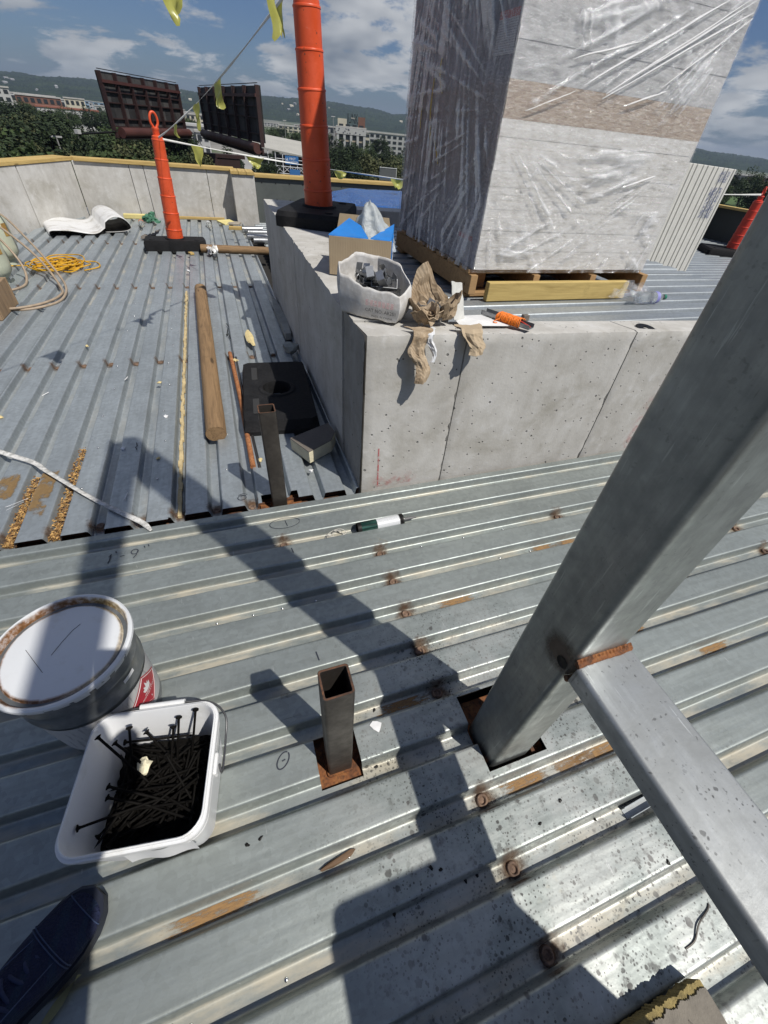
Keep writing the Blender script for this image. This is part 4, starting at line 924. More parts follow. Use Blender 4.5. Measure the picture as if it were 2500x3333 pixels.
# ------------------------------------------------------------ pennant lines
t = NT('yellow_pennant'); nz = t.noise(t.co('World'), 30, 4, .7)
t.set(base=t.mix(nz, (.42, .41, .07), (.60, .60, .20)), rough=.3, trans=0.0); t.b.inputs['Subsurface Weight'].default_value = 0
tr = t.n('ShaderNodeBsdfTranslucent'); tr.inputs[0].default_value = (.5, .5, .1, 1); ms = t.n('ShaderNodeMixShader'); ms.inputs[0].default_value = .35
t.t.links.new(t.b.outputs[0], ms.inputs[1]); t.t.links.new(tr.outputs[0], ms.inputs[2]); t.t.links.new(ms.outputs[0], t.o.inputs[0]); m_flag = t.m
m_rope = plain('white_rope', (.72, .72, .68), .8, 0, .15, 40)
def pennant_line(label, a, b, sag, flags, ww=.020):
    L_ = thing('pennant_line', label, 'pennant line', a, 0, 'pennant lines tied between the delineators')
    a, b = Vector(a), Vector(b); pts = [a.lerp(b, k / 24) - Vector((0, 0, sag * 4 * (k / 24) * (1 - k / 24))) for k in range(25)]
    def fn(u, v):
        i = min(int(u * 24), 23); p = pts[i].lerp(pts[i+1], u * 24 - i); tw = u * 7.0
        return p + Vector((0, .3 * math.sin(tw), math.cos(tw) * .5 + .5)).normalized() * (v - .5) * ww * (.7 + .3 * math.cos(u * 20))
    mb = MB().grid(fn, 80, 3); o = mb.obj('line_tape', m_rope, None, 60, solid=.002); rel(o, L_)
    for f, wd, hg, sd in flags:
        i = min(int(f * 24), 23); p = pts[i].lerp(pts[i+1], f * 24 - i); dr = (b - a).normalized(); hdir = Vector((dr.x, dr.y, 0)).normalized(); perp = Vector((-hdir.y, hdir.x, 0))
        def fl(u, v):
            wv = (1 - v) ** .8; cr_ = .35 * wd * mnoise.noise((u * 1.2 + sd, v * 1.2, sd)) + .06 * wd * math.sin(6 * u + 5 * v + sd)
            edge = hg * v * (1 + .25 * mnoise.noise((u * 3, sd, 1)))
            return p + dr * ((u - .5) * wd * (.25 + .75 * wv)) + perp * cr_ * (.3 + v) - Vector((0, 0, 1)) * edge + dr * .3 * hg * v * mnoise.noise((sd, 3, v * 2))
        rel(MB().grid(fl, 10, 10).obj('pennant', m_flag, None, 60), L_)
    return L_
T1 = (-.395, 6.20, .985)
pennant_line('pennant line rising from the left orange post to the tall orange post', T1, (.648, 3.60, 1.80), .05, [(.20, .10, .09, 1), (.40, .15, .16, 2), (.58, .15, .15, 3), (.93, .14, .12, 4)])
pennant_line('pennant line running right from the left orange post behind the tall post', T1, (3.3, 6.45, .74), .035, [(.10, .12, .16, 5), (.26, .20, .10, 6), (.435, .16, .14, 7), (.53, .18, .08, 8), (.74, .22, .10, 9)])
pennant_line('pennant line leaving the tall orange post to the upper left corner', (.648, 3.58, 1.815), (-.98, 1.75, 1.56), .04, [(.10, .15, .22, 10), (.405, .20, .16, 11), (.36, .10, .05, 13), (.715, .17, .15, 12)])
pennant_line('yellowed line tied to the faded red post and passing behind the white boards', (8.98, 6.33, .90), (4.6, 6.6, .78), .02, [], .03)

# ------------------------------------------------------------ wrapped pallet of boards
PX0, PX1, PY0, PY1 = 1.235, 2.395, 2.150, 3.30; PZ = .742; PT = 2.62
pal = thing('wood_pallet', 'wooden pallet on the raised deck under the wrapped board stack', 'pallet', (1.84, 2.7, .602))
def pboard(x0, x1, y0, y1, z0, z1, m=None, nm='slat'):
    o = MB().bb(-(x1-x0)/2, (x1-x0)/2, -(y1-y0)/2, (y1-y0)/2, -(z1-z0)/2, (z1-z0)/2).obj(nm, m or m_pallet, pal, bevel=.003); o.location = Vector(((x0+x1)/2, (y0+y1)/2, (z0+z1)/2)) - Vector(pal.location)
for k in range(7): y = PY0 + .02 + k * .16; pboard(PX0 - .01, PX1 + .01, y, y + .11, .719, .738)
for k in range(4): x = PX0 - .005 + k * .392; pboard(x, x + .042, PY0 - .01, PY1 + .01, .625, .718, m_pallet, 'stringer')
for k in range(3): y = PY0 + .03 + k * .5; pboard(PX0 - .01, PX1 + .01, y, y + .09, .6045, .6245)
for k in range(3): y = PY0 + .12 + k * .36; pboard(PX0 + .002, PX0 + .16, y, y + .13, .6255, .7175, m_pallet, 'block')
o = MB().bb(-.475, .475, -.019, .019, -.046, .046).obj('timber_beam', m_timber, None, bevel=.004); o.location = (1.792, 2.105, .650); tag(o, 'yellow sawn timber lying against the front of the pallet', 'timber')
stk = thing('board_stack', 'tall stack of insulation boards wrapped in clear film on the pallet', 'board stack', (1.84, 2.7, PZ))
t = NT('board_edge_white'); P = t.co('World'); w1 = t.noise(t.co('World', (6, 6, 32)), 3, 6, .7, .7); b1 = t.noise(P, 18, 4, .65); b2 = t.noise(P, 5, 3, .6)
k = t.math('ADD', t.math('MULTIPLY', w1, .55), t.math('ADD', t.math('MULTIPLY', b1, .25), t.math('MULTIPLY', b2, .2)))
t.set(base=ramp(t, k, [(.36, (.42, .40, .35)), (.47, (.66, .64, .60)), (.60, (.80, .79, .76))]), rough=.8); t.bump(w1, .2, .004); m_edge = t.m
t = NT('board_edge_brown'); w1 = t.noise(t.co('World', (7, 7, 34)), 3, 6, .7, .7); t.set(base=ramp(t, w1, [(.36, (.34, .26, .20)), (.52, (.48, .39, .31)), (.66, (.62, .55, .47))]), rough=.8); t.bump(w1, .4, .01); m_edge_br = t.m
t = NT('board_edge_grey'); w1 = t.noise(t.co('World', (6, 6, 34)), 3, 6, .7, .7); b1 = t.noise(t.co('World', (1, 1, 3)), 9, 4, .7)
t.set(base=ramp(t, t.math('ADD', t.math('MULTIPLY', w1, .5), t.math('MULTIPLY', b1, .5)), [(.37, (.32, .32, .32)), (.49, (.50, .50, .495)), (.61, (.66, .66, .655))]), rough=.8); t.bump(w1, .2, .004); m_edge_g = t.m
z = PZ; i = 0
while z < PT - .01:
    th = .0288 if z < 1.30 else (.0365 if not (1.30 < z < 1.42) else .0295)
    m = m_edge if z < 1.31 else (m_edge_br if z < 1.42 else m_edge_g)
    dx, dy = rnd.uniform(-.0009, .0009), rnd.uniform(-.0009, .0009)
    rel(MB().bb(PX0 + .010 + dx, PX1 + .001 + dx, PY0 + .003 + dy, PY1 - .010 + dy, z + .0001, z + th - .0001).obj('insulation_board', m, None), stk); z += th; i += 1
# film: wrinkled shell, clear with milky streaks
t = NT('stretch_film'); P = t.co('World')
fine = t.noise(t.co('World', (9, 9, 40)), 5, 5, .7, .6); wv = t.noise(t.co('World', (14, 14, 1.2), (.1, .2, 0)), 2.0, 4, .6, .8)
bp = t.n('ShaderNodeBump'); t.put(fine, bp.inputs['Height']); bp.inputs['Strength'].default_value = .8; bp.inputs['Distance'].default_value = .006
gl = t.n('ShaderNodeBsdfGlossy'); gl.inputs['Roughness'].default_value = .09; gl.inputs['Color'].default_value = (.95, .96, .98, 1); t.t.links.new(bp.outputs[0], gl.inputs['Normal'])
tp = t.n('ShaderNodeBsdfTransparent'); tp.inputs[0].default_value = (.985, .985, .99, 1)
df = t.n('ShaderNodeBsdfDiffuse'); df.inputs[0].default_value = (.92, .92, .92, 1)
lw = t.n('ShaderNodeLayerWeight'); lw.inputs[0].default_value = .35
fold = t.n('ShaderNodeAttribute', attribute_name='fold').outputs['Fac']
milk = t.math('ADD', t.math('MULTIPLY', t.rng(fold, .15, .8), .42), t.math('ADD', t.math('MULTIPLY', t.rng(fine, .50, .66), .22), .02))
m1 = t.n('ShaderNodeMixShader'); t.put(milk, m1.inputs[0]); t.t.links.new(tp.outputs[0], m1.inputs[1]); t.t.links.new(df.outputs[0], m1.inputs[2])
m2 = t.n('ShaderNodeMixShader'); t.put(t.math('ADD', t.math('ADD', t.math('MULTIPLY', t.rng(lw.outputs['Facing'], .5, 1.0), .15), t.math('MULTIPLY', fold, .14)), .08), m2.inputs[0]); t.t.links.new(m1.outputs[0], m2.inputs[1]); t.t.links.new(gl.outputs[0], m2.inputs[2]); t.t.links.new(m2.outputs[0], t.o.inputs[0]); m_film = t.m
def ridge(n_): return max(0.0, 1 - abs(n_) * 2.9) ** 2.2
def fan(x, z, cx, cz, fq, sd):
    dx, dz = x - cx, z - cz; r = math.hypot(dx, dz) + .05; th = math.atan2(dz, dx)
    return ridge(mnoise.noise((th * fq, r * 1.1, sd))) * min(1, r * 2.2) * (.22 + .78 * max(0, mnoise.noise((th * 3.5, r * 2.6, sd + 9)) + .38))
def wrink_front(x, z):
    up = min(1, max(0, (z - 1.25) / .25)); lo = 1 - min(1, max(0, (z - 1.20) / .2))
    h = .013 * fan(x, z, 2.50, 1.95, 12, 1.0) * up + .011 * fan(x, z, 1.20, 1.33, 9, 4.0) * lo + .009 * fan(x, z, 2.44, 1.32, 11, 7.0) * lo
    h += .009 * fan(x, z, 1.30, 2.1, 14, 11.0) * up
    h += .004 * ridge(mnoise.noise((x * 3.5, z * 26 + .6 * math.sin(x * 5), 3))) * (.4 + .6 * lo) + .0022 * mnoise.noise((x * 24, z * 46, 5)) + .004 * mnoise.noise((x * 5, z * 6, 8))
    return h - .007 * math.exp(-((z - 1.318) / .018) ** 2)
def wrink_side(y, z):
    h = .017 * fan(y, z, 2.9, 2.35, 22, 21.0) + .013 * fan(y, z, 2.1, 1.33, 11, 24.0) + .003 * ridge(mnoise.noise((y * 14, z * 2.2, 3))) + .002 * mnoise.noise((y * 24, z * 40, 5)) + .004 * mnoise.noise((y * 5, z * 6, 18))
    return h - .006 * math.exp(-((z - 1.318) / .02) ** 2)
ZF0, ZF1 = PZ - .012, 2.05
NXF, NZF = 210, 250
ff_ = MB(); ff_.grid(lambda u, v: Vector((PX0 - .004 + (PX1 - PX0 + .008) * u, PY0 - .004 - max(-.004, wrink_front(PX0 + (PX1 - PX0) * u, ZF0 + (ZF1 - ZF0) * v)) * min(1, 12 * min(u, 1 - u) + .15), ZF0 + (ZF1 - ZF0) * v)), NXF, NZF)
ff_.grid(lambda u, v: Vector((PX0 - .004 - max(-.004, wrink_side(PY1 + (PY0 - PY1) * u, ZF0 + (ZF1 - ZF0) * v)) * min(1, 12 * min(u, 1 - u) + .15), PY1 + .004 + (PY0 - PY1 - .008) * u, ZF0 + (ZF1 - ZF0) * v)), 160, NZF)
per_ = [(PX1 + .004, PY0 - .004), (PX1 + .004, PY1 + .004), (PX0 - .004, PY1 + .004)]
ff_.grid(lambda u, v: Vector((per_[0][0] + .004 * mnoise.noise((u * 9, v * 14, 1)), per_[0][1] + (per_[1][1] - per_[0][1]) * u, ZF0 + (ZF1 - ZF0) * v)), 24, 40); ff_.grid(lambda u, v: Vector((per_[1][0] + (per_[2][0] - per_[1][0]) * u, per_[1][1] + .004 * mnoise.noise((u * 9, v * 14, 5)), ZF0 + (ZF1 - ZF0) * v)), 24, 40)
for (xa, ya, xb, yb) in ((PX0, PY0, PX1, PY0), (PX1, PY0, PX1, PY1), (PX1, PY1, PX0, PY1), (PX0, PY1, PX0, PY0)):
    nx_, ny_ = (yb - ya), -(xb - xa); l_ = math.hypot(nx_, ny_); nx_, ny_ = nx_ / l_ * .004, ny_ / l_ * .004
    ff_.grid(lambda u, v: Vector((xa + (xb - xa) * u + nx_, ya + (yb - ya) * u + ny_, ZF1 + (PT + .004 - ZF1) * v)), 2, 2)
fo = rel(ff_.obj('film_wrap', m_film, None, 80), stk); at_ = fo.data.attributes.new('fold', 'FLOAT', 'POINT'); vals = []
for v_ in ff_.v[:NXF * NZF + 160 * NZF]:
    fr_side = len(vals) < NXF * NZF; q_ = ((PY0 - .004) - v_[1]) if fr_side else ((PX0 - .004) - v_[0]); vals.append(max(0.0, min(1.0, (q_ - .0035) / .0075)))
vals += [0.0] * (len(ff_.v) - len(vals)); at_.data.foreach_set('value', vals)
t = NT('printed_wrap_side'); P = t.co('World'); a_ = t.noise(t.co('World', (1, 9, 1.2)), 3, 5, .65, .5); b2_ = t.noise(t.co('World', (1, 16, 34)), 2.2, 4, .7); zc = t.sep(P)[2]
lowp = t.rng(zc, 1.02, .98); cc = t.mix(t.rng(a_, .35, .68), (.13, .13, .155), (.31, .31, .35)); cc = t.mix(t.math('MULTIPLY', lowp, t.rng(b2_, .45, .6)), cc, (.36, .36, .38)); cc = t.mix(t.math('MULTIPLY', t.math('MULTIPLY', t.rng(zc, 1.04, 1.10), t.rng(zc, 1.46, 1.40)), .45), cc, (.21, .15, .11))
t.set(base=cc, rough=.6); rel(MB().bb(PX0 + .0065, PX0 + .008, PY0 + .006, PY1 - .006, PZ, PT).obj('side_sheet', t.m), stk)
# tight bright pull lines in the film fanning from the upper right corner
g2 = NT('film_crease'); g2.set(base=(.92, .93, .93), rough=.10, alpha=.62, spec=.8); m_crease = g2.m
def crease(p, q, w0, sd):
    p, q = Vector(p), Vector(q); d = (q - p); L_ = d.length; d.normalize(); nn = Vector((-d.z, 0, d.x)); mb = MB()
    def fn(u, v):
        w_ = w0 * (.25 + .75 * math.sin(PI * min(max(u, .02), .98)) ** .5) * (1 + .5 * mnoise.noise((u * 7, sd, 3))); c = p + d * L_ * u + nn * ((v - .5) * w_ + .005 * mnoise.noise((u * 2.5, sd, 0)))
        return Vector((c.x, PY0 - .012 - (.006 * (1 - abs(2 * v - 1)) * math.sin(PI * u) ** .5), c.z))
    return mb.grid(fn, 30, 5)
for k, (x0, z0, x1, z1, w_) in enumerate([(1.603, 1.446, 2.213, 1.752, .012), (1.730, 1.431, 2.363, 1.767, .011), (1.717, 1.415, 2.375, 1.739, .009), (1.80, 1.47, 2.37, 1.79, .006), (2.022, 1.476, 2.380, 1.718, .007), (1.514, 1.514, 1.846, 1.602, .008), (1.842, 1.402, 2.058, 1.467, .009), (2.003, 1.116, 2.193, 1.174, .010), (1.339, 1.347, 1.568, 1.426, .005)]):
    rel(crease((x0, 0, z0), (x1, 0, z1), w_, k).obj('film_crease', m_crease, None, 60), stk)
# label sheets behind the film on the shaded side, yellow strap tails
t = NT('printed_sheet'); q = t.sep(t.co('Generated')); ln = t.wave(t.co('Generated', (0, 0, 1)), 5.5, .0, 0, 'Z'); wd = t.noise(t.co('Generated', (1, 26, 40)), 1.0, 2, .5)
hd = t.rng(q[2], .80, .82); txt = t.math('MULTIPLY', t.math('MULTIPLY', t.rng(ln, .55, .65), t.rng(wd, .45, .5)), t.math('SUBTRACT', 1.0, hd))
t.set(base=t.mix(t.math('MULTIPLY', txt, .7), t.mix(t.math('MULTIPLY', hd, t.rng(wd, .42, .5)), (.50, .49, .51), (.40, .10, .10)), (.12, .12, .14)), rough=.7); m_sheet = t.m
def sheet(y0, y1, z0, z1): rel(MB().bb(PX0 + .004, PX0 + .0058, y0, y1, z0, z1).obj('label_sheet', m_sheet, None), stk)
sheet(2.22, 2.375, .765, .875); sheet(2.165, 2.315, 1.505, 1.625)
m_strapy = plain('yellow_strap', (.50, .34, .02), .6)
for k, (y, z0, z1) in enumerate([(2.83, 1.40, 1.53), (2.92, 1.26, 1.46), (3.07, 1.26, 1.43), (2.90, 1.14, 1.26), (2.80, 1.12, 1.22)]):
    rel(MB().grid(lambda u, v: Vector((PX0 + .003 - .003 * math.sin(u * 3), y + .022 * (v - .5) * (1 - .7 * abs(u - .5)) + .05 * (u - .5) + .02 * math.sin(3 * u + k), z0 + (z1 - z0) * u)), 14, 3).obj('strap_tail', m_strapy, None, 60), stk)
for (y0, y1, z0, z1, m) in [(PY0 + .02, PY1 - .02, 1.02, 1.20, m_edge_br), (PY0 + .02, PY1 - .02, .77, .775, m_facer)]:
    pass
# ------------------------------------------------------------ white standing boards beyond the platform
wb = thing('board_bundle', 'bundle of white fluted boards standing on edge right of the wrapped stack', 'boards', (4.9, 4.1, 0))
m_wb = plain('white_board', (.66, .65, .60), .8, 0, .06, 10, .1, 80); m_wbd = plain('board_side', (.42, .42, .40), .8)
nb = 24
for k in range(nb):
    x = 4.43 + .70 * (k + .5) / nb; dy = .012 * ((k * 37) % 5) / 5
    rel(MB().bb(x - .0138, x + .0138, 4.0 + dy, 4.55, .0, 1.228 - .0007 * k).obj('board', m_wb, None, bevel=.005), wb)
rel(MB().bb(4.396, 4.402, 4.06, 4.55, .0, 1.225).obj('end_sheet', m_wbd), wb)
t = NT('board_print'); wv = t.noise(t.co('Generated', (28, 1, 14)), 1.0, 2, .5); t.set(base=(.10, .13, .26), rough=.7, alpha=t.math('MULTIPLY', t.rng(wv, .5, .54), .75)); m_print = t.m
rel(MB().grid(lambda u, v: Vector((4.90 + .16 * u, 3.9985, .80 + .26 * v)), 2, 2).obj('printed_mark', m_print), wb); rel(MB().grid(lambda u, v: Vector((4.93 + .13 * u, 3.9985, 1.10 + .09 * v)), 2, 2).obj('printed_mark', m_print), wb)

# ------------------------------------------------------------ blue wrapped bundle behind the curb
t = NT('blue_tarp'); P = t.co('World'); nz = t.noise(P, 9, 5, .65, 1.0); n2 = t.noise(t.co('World', (30, 6, 6)), 2, 4, .7, .6)
t.set(base=t.mix(nz, (.02, .11, .42), (.07, .24, .66)), rough=.16); t.bump(t.math('ADD', nz, n2), 1.0, .06); m_tarp = t.m
def tarp(u, v):
    # v 0..1 from front foot over the top to the back
    pr = [(0, 0), (.02, .50), (.10, .57), (.55, .60), (1.2, .62), (1.3, 0)]; s_ = v * (len(pr) - 1); i = min(int(s_), len(pr) - 2); f = s_ - i
    y = pr[i][0] + (pr[i+1][0] - pr[i][0]) * f; z = pr[i][1] + (pr[i+1][1] - pr[i][1]) * f
    e = min(u, 1 - u) * 2.6; k = min(1, e / .35); x = 1.42 + 2.6 * u - (.16 * (1 - k) * (1 - z / .62))
    return Vector((x + .02 * mnoise.noise((u * 9, v * 6, 0)), 5.55 + y + .015 * mnoise.noise((u * 14, v * 9, 3)), z * (.86 + .14 * k) + .015 * mnoise.noise((u * 10, v * 10, 7))))
mb = MB().grid(tarp, 50, 26)
mb.add([tarp(0, j / 25) for j in range(26)], [tuple(range(26))])
o = mb.obj('tarp_bundle', m_tarp, None, 60); tag(o, 'bundle of material wrapped in shiny blue plastic behind the curb', 'wrapped bundle')

# ------------------------------------------------------------ cardboard box on the curb
t = NT('cardboard'); P = t.co('Object'); fl_ = t.wave(t.co('Object', (1, 1, 0)), 40, .4, 1, 'X'); nz = t.noise(P, 9, 5, .6)
t.set(base=t.mix(nz, (.30, .225, .14), (.43, .34, .225)), rough=.85); t.bump(t.math('ADD', t.math('MULTIPLY', fl_, .4), nz), .25, .004); m_card = t.m
m_blue = plain('printed_blue_card', (.015, .20, .60), .5, 0, .10, 14, .1, 80); m_card_in = plain('card_inside', (.36, .28, .18), .85, 0, .1, 10)
bxr = -.37; W_, D_, H_ = .29, .28, .145
box = thing('cardboard_box', 'open blue and brown cardboard box on the curb top holding a white bag', 'cardboard box', (.678, 2.288, .710), bxr)
MB().bb(-W_/2, W_/2, -D_/2 - .002, -D_/2 + .002, 0, H_ + .012).obj('front_panel', m_card, box)
MB().bb(-W_/2, W_/2, D_/2 - .002, D_/2 + .002, 0, H_).obj('back_panel', m_card_in, box)
MB().bb(-W_/2 - .002, -W_/2 + .002, -D_/2, D_/2, 0, H_).obj('side_panel', m_card_in, box)
rp_ = MB().bb(W_/2 - .002, W_/2 + .002, -D_/2, D_/2, 0, H_ - .005).obj('side_panel', m_blue, box)
MB().bb(-W_/2, W_/2, -D_/2, D_/2, .0, .004).obj('bottom', m_blue, box)
def flap(p0, p1, ang, ln, mat, nm, axis):
    """flap hinged on p0-p1, rising at ang"""
    p0, p1 = Vector(p0), Vector(p1); d = p1 - p0; n_ = Vector((axis[0], axis[1], 0)) * math.cos(ang) + Vector((0, 0, math.sin(ang)))
    a = [p0, p1, p1 + n_ * ln - d * .05, p0 + n_ * ln + d * .04]; th = Vector((0, 0, .0035))
    mb = MB(); mb.add([*a, *[q + th for q in a]], [(3,2,1,0),(4,5,6,7),(0,1,5,4),(1,2,6,5),(2,3,7,6),(3,0,4,7)]); return mb.obj(nm, mat, box)
flap((-W_/2, D_/2, H_), (W_/2 * .9, D_/2, H_), 1.35, .06, m_card_in, 'flap', (0, 1))
mb = MB(); a = [Vector(p) for p in ((-.148, -.138, .158), (.035, -.138, .158), (-.01, -.02, .185), (-.075, .06, .200), (-.12, -.03, .172))]; th = Vector((0, .002, .004)); n5 = 5
mb.add([*a, *[q + th for q in a]], [tuple(range(4, -1, -1)), tuple(range(5, 10))] + [(i, (i+1) % 5, 5 + (i+1) % 5, 5 + i) for i in range(5)]); mb.obj('flap', m_blue, box)
mb = MB(); a = [Vector(p) for p in ((.045, -.138, .158), (.142, -.138, .158), (.147, -.02, .160), (.145, .12, .185), (.08, -.03, .166))]
mb.add([*a, *[q + th for q in a]], [tuple(range(4, -1, -1)), tuple(range(5, 10))] + [(i, (i+1) % 5, 5 + (i+1) % 5, 5 + i) for i in range(5)]); mb.obj('flap', m_blue, box)
def side_txt(x, y): return Vector((W_/2 + .0035, x, .066 + y))
for s_, sz, dx, dz in (('EC', .075, -.05, -.02), ('CLIPS', .028, .045, .03)): text_mesh(s_, sz, 'box_print', m_lwhite, (lambda dx, dz: lambda x, y: Vector((W_/2 + .0035, dx + x, .066 + dz + y)))(dx, dz), rp_) if s_ == 'EC' else None
mb = MB()
for k in range(5): mb.bb(W_/2 + .003, W_/2 + .0036, -.02 + .028 * k, -.006 + .028 * k, .02 + .01 * (k % 2), .10)
mb.obj('box_print', m_lwhite, rp_)
# white plastic bag bunched in the box
t = NT('thin_white_bag'); nz = t.noise(t.co('Object'), 14, 5, .6, .8); t.set(base=(.66, .70, .70), rough=.35); t.bump(nz, .9, .02)
tr = t.n('ShaderNodeBsdfTranslucent'); tr.inputs[0].default_value = (.7, .73, .72, 1); ms = t.n('ShaderNodeMixShader'); ms.inputs[0].default_value = .4
t.t.links.new(t.b.outputs[0], ms.inputs[1]); t.t.links.new(tr.outputs[0], ms.inputs[2]); t.t.links.new(ms.outputs[0], t.o.inputs[0]); m_bag = t.m
def bag(u, v):
    a = 2 * PI * u; r = .105 * (1 - v) ** .75 * (1 + .30 * mnoise.noise((math.cos(a) * 2, math.sin(a) * 2, v * 3)) + .14 * math.sin(a * 5 + 3 * v)) + .002
    return Vector((r * math.cos(a) * 1.0 - .03 * v, r * math.sin(a), .10 + .185 * v ** .8 + .02 * mnoise.noise((a, v * 4, 2))))
o = MB().grid(bag, 40, 16, closed_u=True).obj('plastic_bag', m_bag, None, 70); o.location = (.745, 2.32, .702); tag(o, 'bunched thin white plastic bag sticking out of the cardboard box', 'plastic bag')

# ------------------------------------------------------------ white carton of brackets at the corner
t = NT('white_kraft'); nz = t.noise(t.co('Object'), 30, 5, .65); w1 = t.noise(t.co('Object', (6, 6, 2)), 8, 4, .6)
t.set(base=t.mix(t.rng(nz, .35, .7), (.52, .50, .47), (.68, .67, .65)), rough=.75); t.bump(t.math('ADD', nz, t.math('MULTIPLY', w1, .3)), .35, .006); m_kraftw = t.m
ct = thing('bracket_carton', 'crumpled open white carton full of metal brackets on the curb corner', 'carton', (.55, 1.69, .706), 0)
per0 = [(-.135, .0), (-.068, -.078), (.045, -.165), (.12, -.08), (.13, .06), (.06, .14), (-.04, .14), (-.12, .08)]; hgt0 = [.135, .112, .095, .11, .145, .165, .172, .15]
def carton(u, v, k=1.0):
    n = len(per0); s_ = u * n; i = int(s_) % n; f = s_ - int(s_); f2 = f * f * (3 - 2 * f) * .35 + f * .65
    x = per0[i][0] + (per0[(i+1) % n][0] - per0[i][0]) * f2; y = per0[i][1] + (per0[(i+1) % n][1] - per0[i][1]) * f2
    bul = 1 + .08 * math.sin(PI * v) ; top = hgt0[i] + (hgt0[(i+1) % n] - hgt0[i]) * f + .004 * math.sin(u * 37)
    return Vector((x * bul * k * (.93 + .07 * v), y * bul * k * (.93 + .07 * v), top * v + .005 * mnoise.noise((u * 30, v * 5, 1))))
mb = MB().grid(lambda u, v: carton(u, v), 80, 14, closed_u=True); mb.obj('carton_wall', m_kraftw, ct, 60, solid=.004)
MB().prism([(p[0] * .9, p[1] * .9) for p in per0], .001, .006).obj('carton_floor', m_kraftw, ct)
# print on the camera-facing side between per0[1]->[2]
A_ = Vector((-.068, -.080, 0)); B_ = Vector((.045, -.168, 0)); dAB = (B_ - A_).normalized(); nAB = Vector((dAB.y, -dAB.x, 0)); mid = (A_ + B_) / 2
def cprint(x, y): p = mid + dAB * x; return Vector((p.x, p.y, y)) + nAB * (.0045 + .009 * math.sin(PI * min(1, max(0, y / .105))))
m_inkb = plain('black_print', (.02, .02, .02), .7); t = NT('faded_red_print'); nz = t.noise(t.co('Object'), 90, 3, .6); t.set(base=(.62, .36, .36), rough=.8, alpha=t.rng(nz, .3, .6, .15, .6)); m_inkr = t.m
text_mesh('CAT NO: AR251', .0175, 'carton_print', m_inkb, lambda x, y: cprint(x + .006, .036 + y), ct); text_mesh('MADE IN CHINA', .0115, 'carton_print', m_inkb, lambda x, y: cprint(x + .010, .016 + y), ct)
cpo = MB()
for k in range(7): cpo.grid(lambda u, v: cprint(-.055 + .0165 * k + .012 * u, .052 + .020 * v), 3, 3)
cpo.obj('carton_print', m_inkr, ct)
# brackets
m_zinc = steel_mat('zinc_bracket', (.42, .43, .44), .5, .42, .1, .85)
mb = MB(); mb.box((0, 0, .001), (.10, .028, .002)).box((.049, 0, .018), (.002, .028, .034)).box((-.049, 0, .012), (.002, .028, .022)).box((0, .013, .006), (.09, .002, .010)); br_me = mb.mesh('bracket', m_zinc)
for i in range(26):
    a = rnd.uniform(0, 6.28); r = rnd.uniform(0, .062); o = link('metal_bracket', br_me, None, (.555 + r * math.cos(a), 1.70 + r * math.sin(a) * 1.15, .765 + .062 * i / 26), (rnd.uniform(-.7, .7), rnd.uniform(-.7, .7), rnd.uniform(0, 6.28)))
    tag(o, 'bent zinc-plated metal bracket in the white carton on the curb', 'bracket', 'metal brackets in the white carton')
# torn brown paper / cardboard shreds
def crumple(name, label, loc, f, nu, nv, mat, rot=0, solid=.002):
    o = MB().grid(f, nu, nv).obj(name, mat, None, None, solid=solid); o.location = loc; o.rotation_euler = (0, 0, rot); tag(o, label, 'torn cardboard'); return o
t = NT('torn_card'); P = t.co('Object'); w1 = t.wave(t.co('Object', rot=(0, 0, .5)), 55, .8, 1, 'Y', 1); nz = t.noise(P, 14, 6, .7)
t.set(base=t.mix(t.rng(t.math('ADD', t.math('MULTIPLY', w1, .05), t.math('MULTIPLY', nz, .95)), .36, .66), (.27, .195, .12), (.47, .37, .255)), rough=.9); t.bump(w1, .3, .003); m_torn = t.m
def torn(seed, sx, sy, hgt, amp):
    def f(u, v):
        x = (u - .5) * sx; y = (v - .5) * sy
        return Vector((x + amp * mnoise.noise((u * 5, v * 5, seed)), y + amp * mnoise.noise((u * 5, v * 5, seed + 7)), hgt(u, v) + amp * 1.1 * mnoise.noise((u * 6, v * 6, seed + 3))))
    return f
def bowl(seed, cx, cy, r0, hs):
    def f(u, v):
        a = 2 * PI * u; k = v; n_ = len(hs); q = u * n_; i = int(q) % n_; ff = q - int(q); h = hs[i] + (hs[(i+1) % n_] - hs[i]) * ff
        r = r0 * (.25 + .75 * k ** .7) * (1 + .22 * mnoise.noise((math.cos(a) * 1.8, math.sin(a) * 1.8, seed)))
        z = h * k ** 1.7 + .020 * mnoise.noise((math.cos(a) * 2.5 + k * 3, math.sin(a) * 2.5, seed + 3))
        return Vector((cx + r * math.cos(a) + .016 * mnoise.noise((a, k * 4, seed)), cy + r * math.sin(a) + .016 * mnoise.noise((k * 4, a, seed + 5)), max(.004, z + .012)))
    return f
o = MB().grid(bowl(2, 0, 0, .082, [.03, .06, .09, .17, .15, .05, .05, .07, .04, .03, .04, .05]), 30, 9, closed_u=True).obj('torn_cardboard', m_torn, None, None, solid=.003); o.location = (.742, 1.575, .705); o.rotation_euler = (0, 0, -.2); tag(o, 'crumpled brown torn cardboard bowl with a tall peak beside the white carton', 'torn cardboard')
o = MB().grid(bowl(6, 0, 0, .055, [.05, .06, .03, .03, .05, .06, .04, .02]), 22, 7, closed_u=True).obj('torn_cardboard', m_torn, None, None, solid=.003); o.location = (.695, 1.495, .708); tag(o, 'ridged brown shred of cardboard at the curb edge', 'torn cardboard')
o = MB().grid(bowl(9, 0, 0, .05, [.10, .07, .03, .02, .03, .05, .07, .09]), 20, 7, closed_u=True).obj('torn_cardboard', m_torn, None, None, solid=.003); o.location = (.80, 1.54, .708); tag(o, 'curled brown cardboard shred next to the white paper', 'torn cardboard')
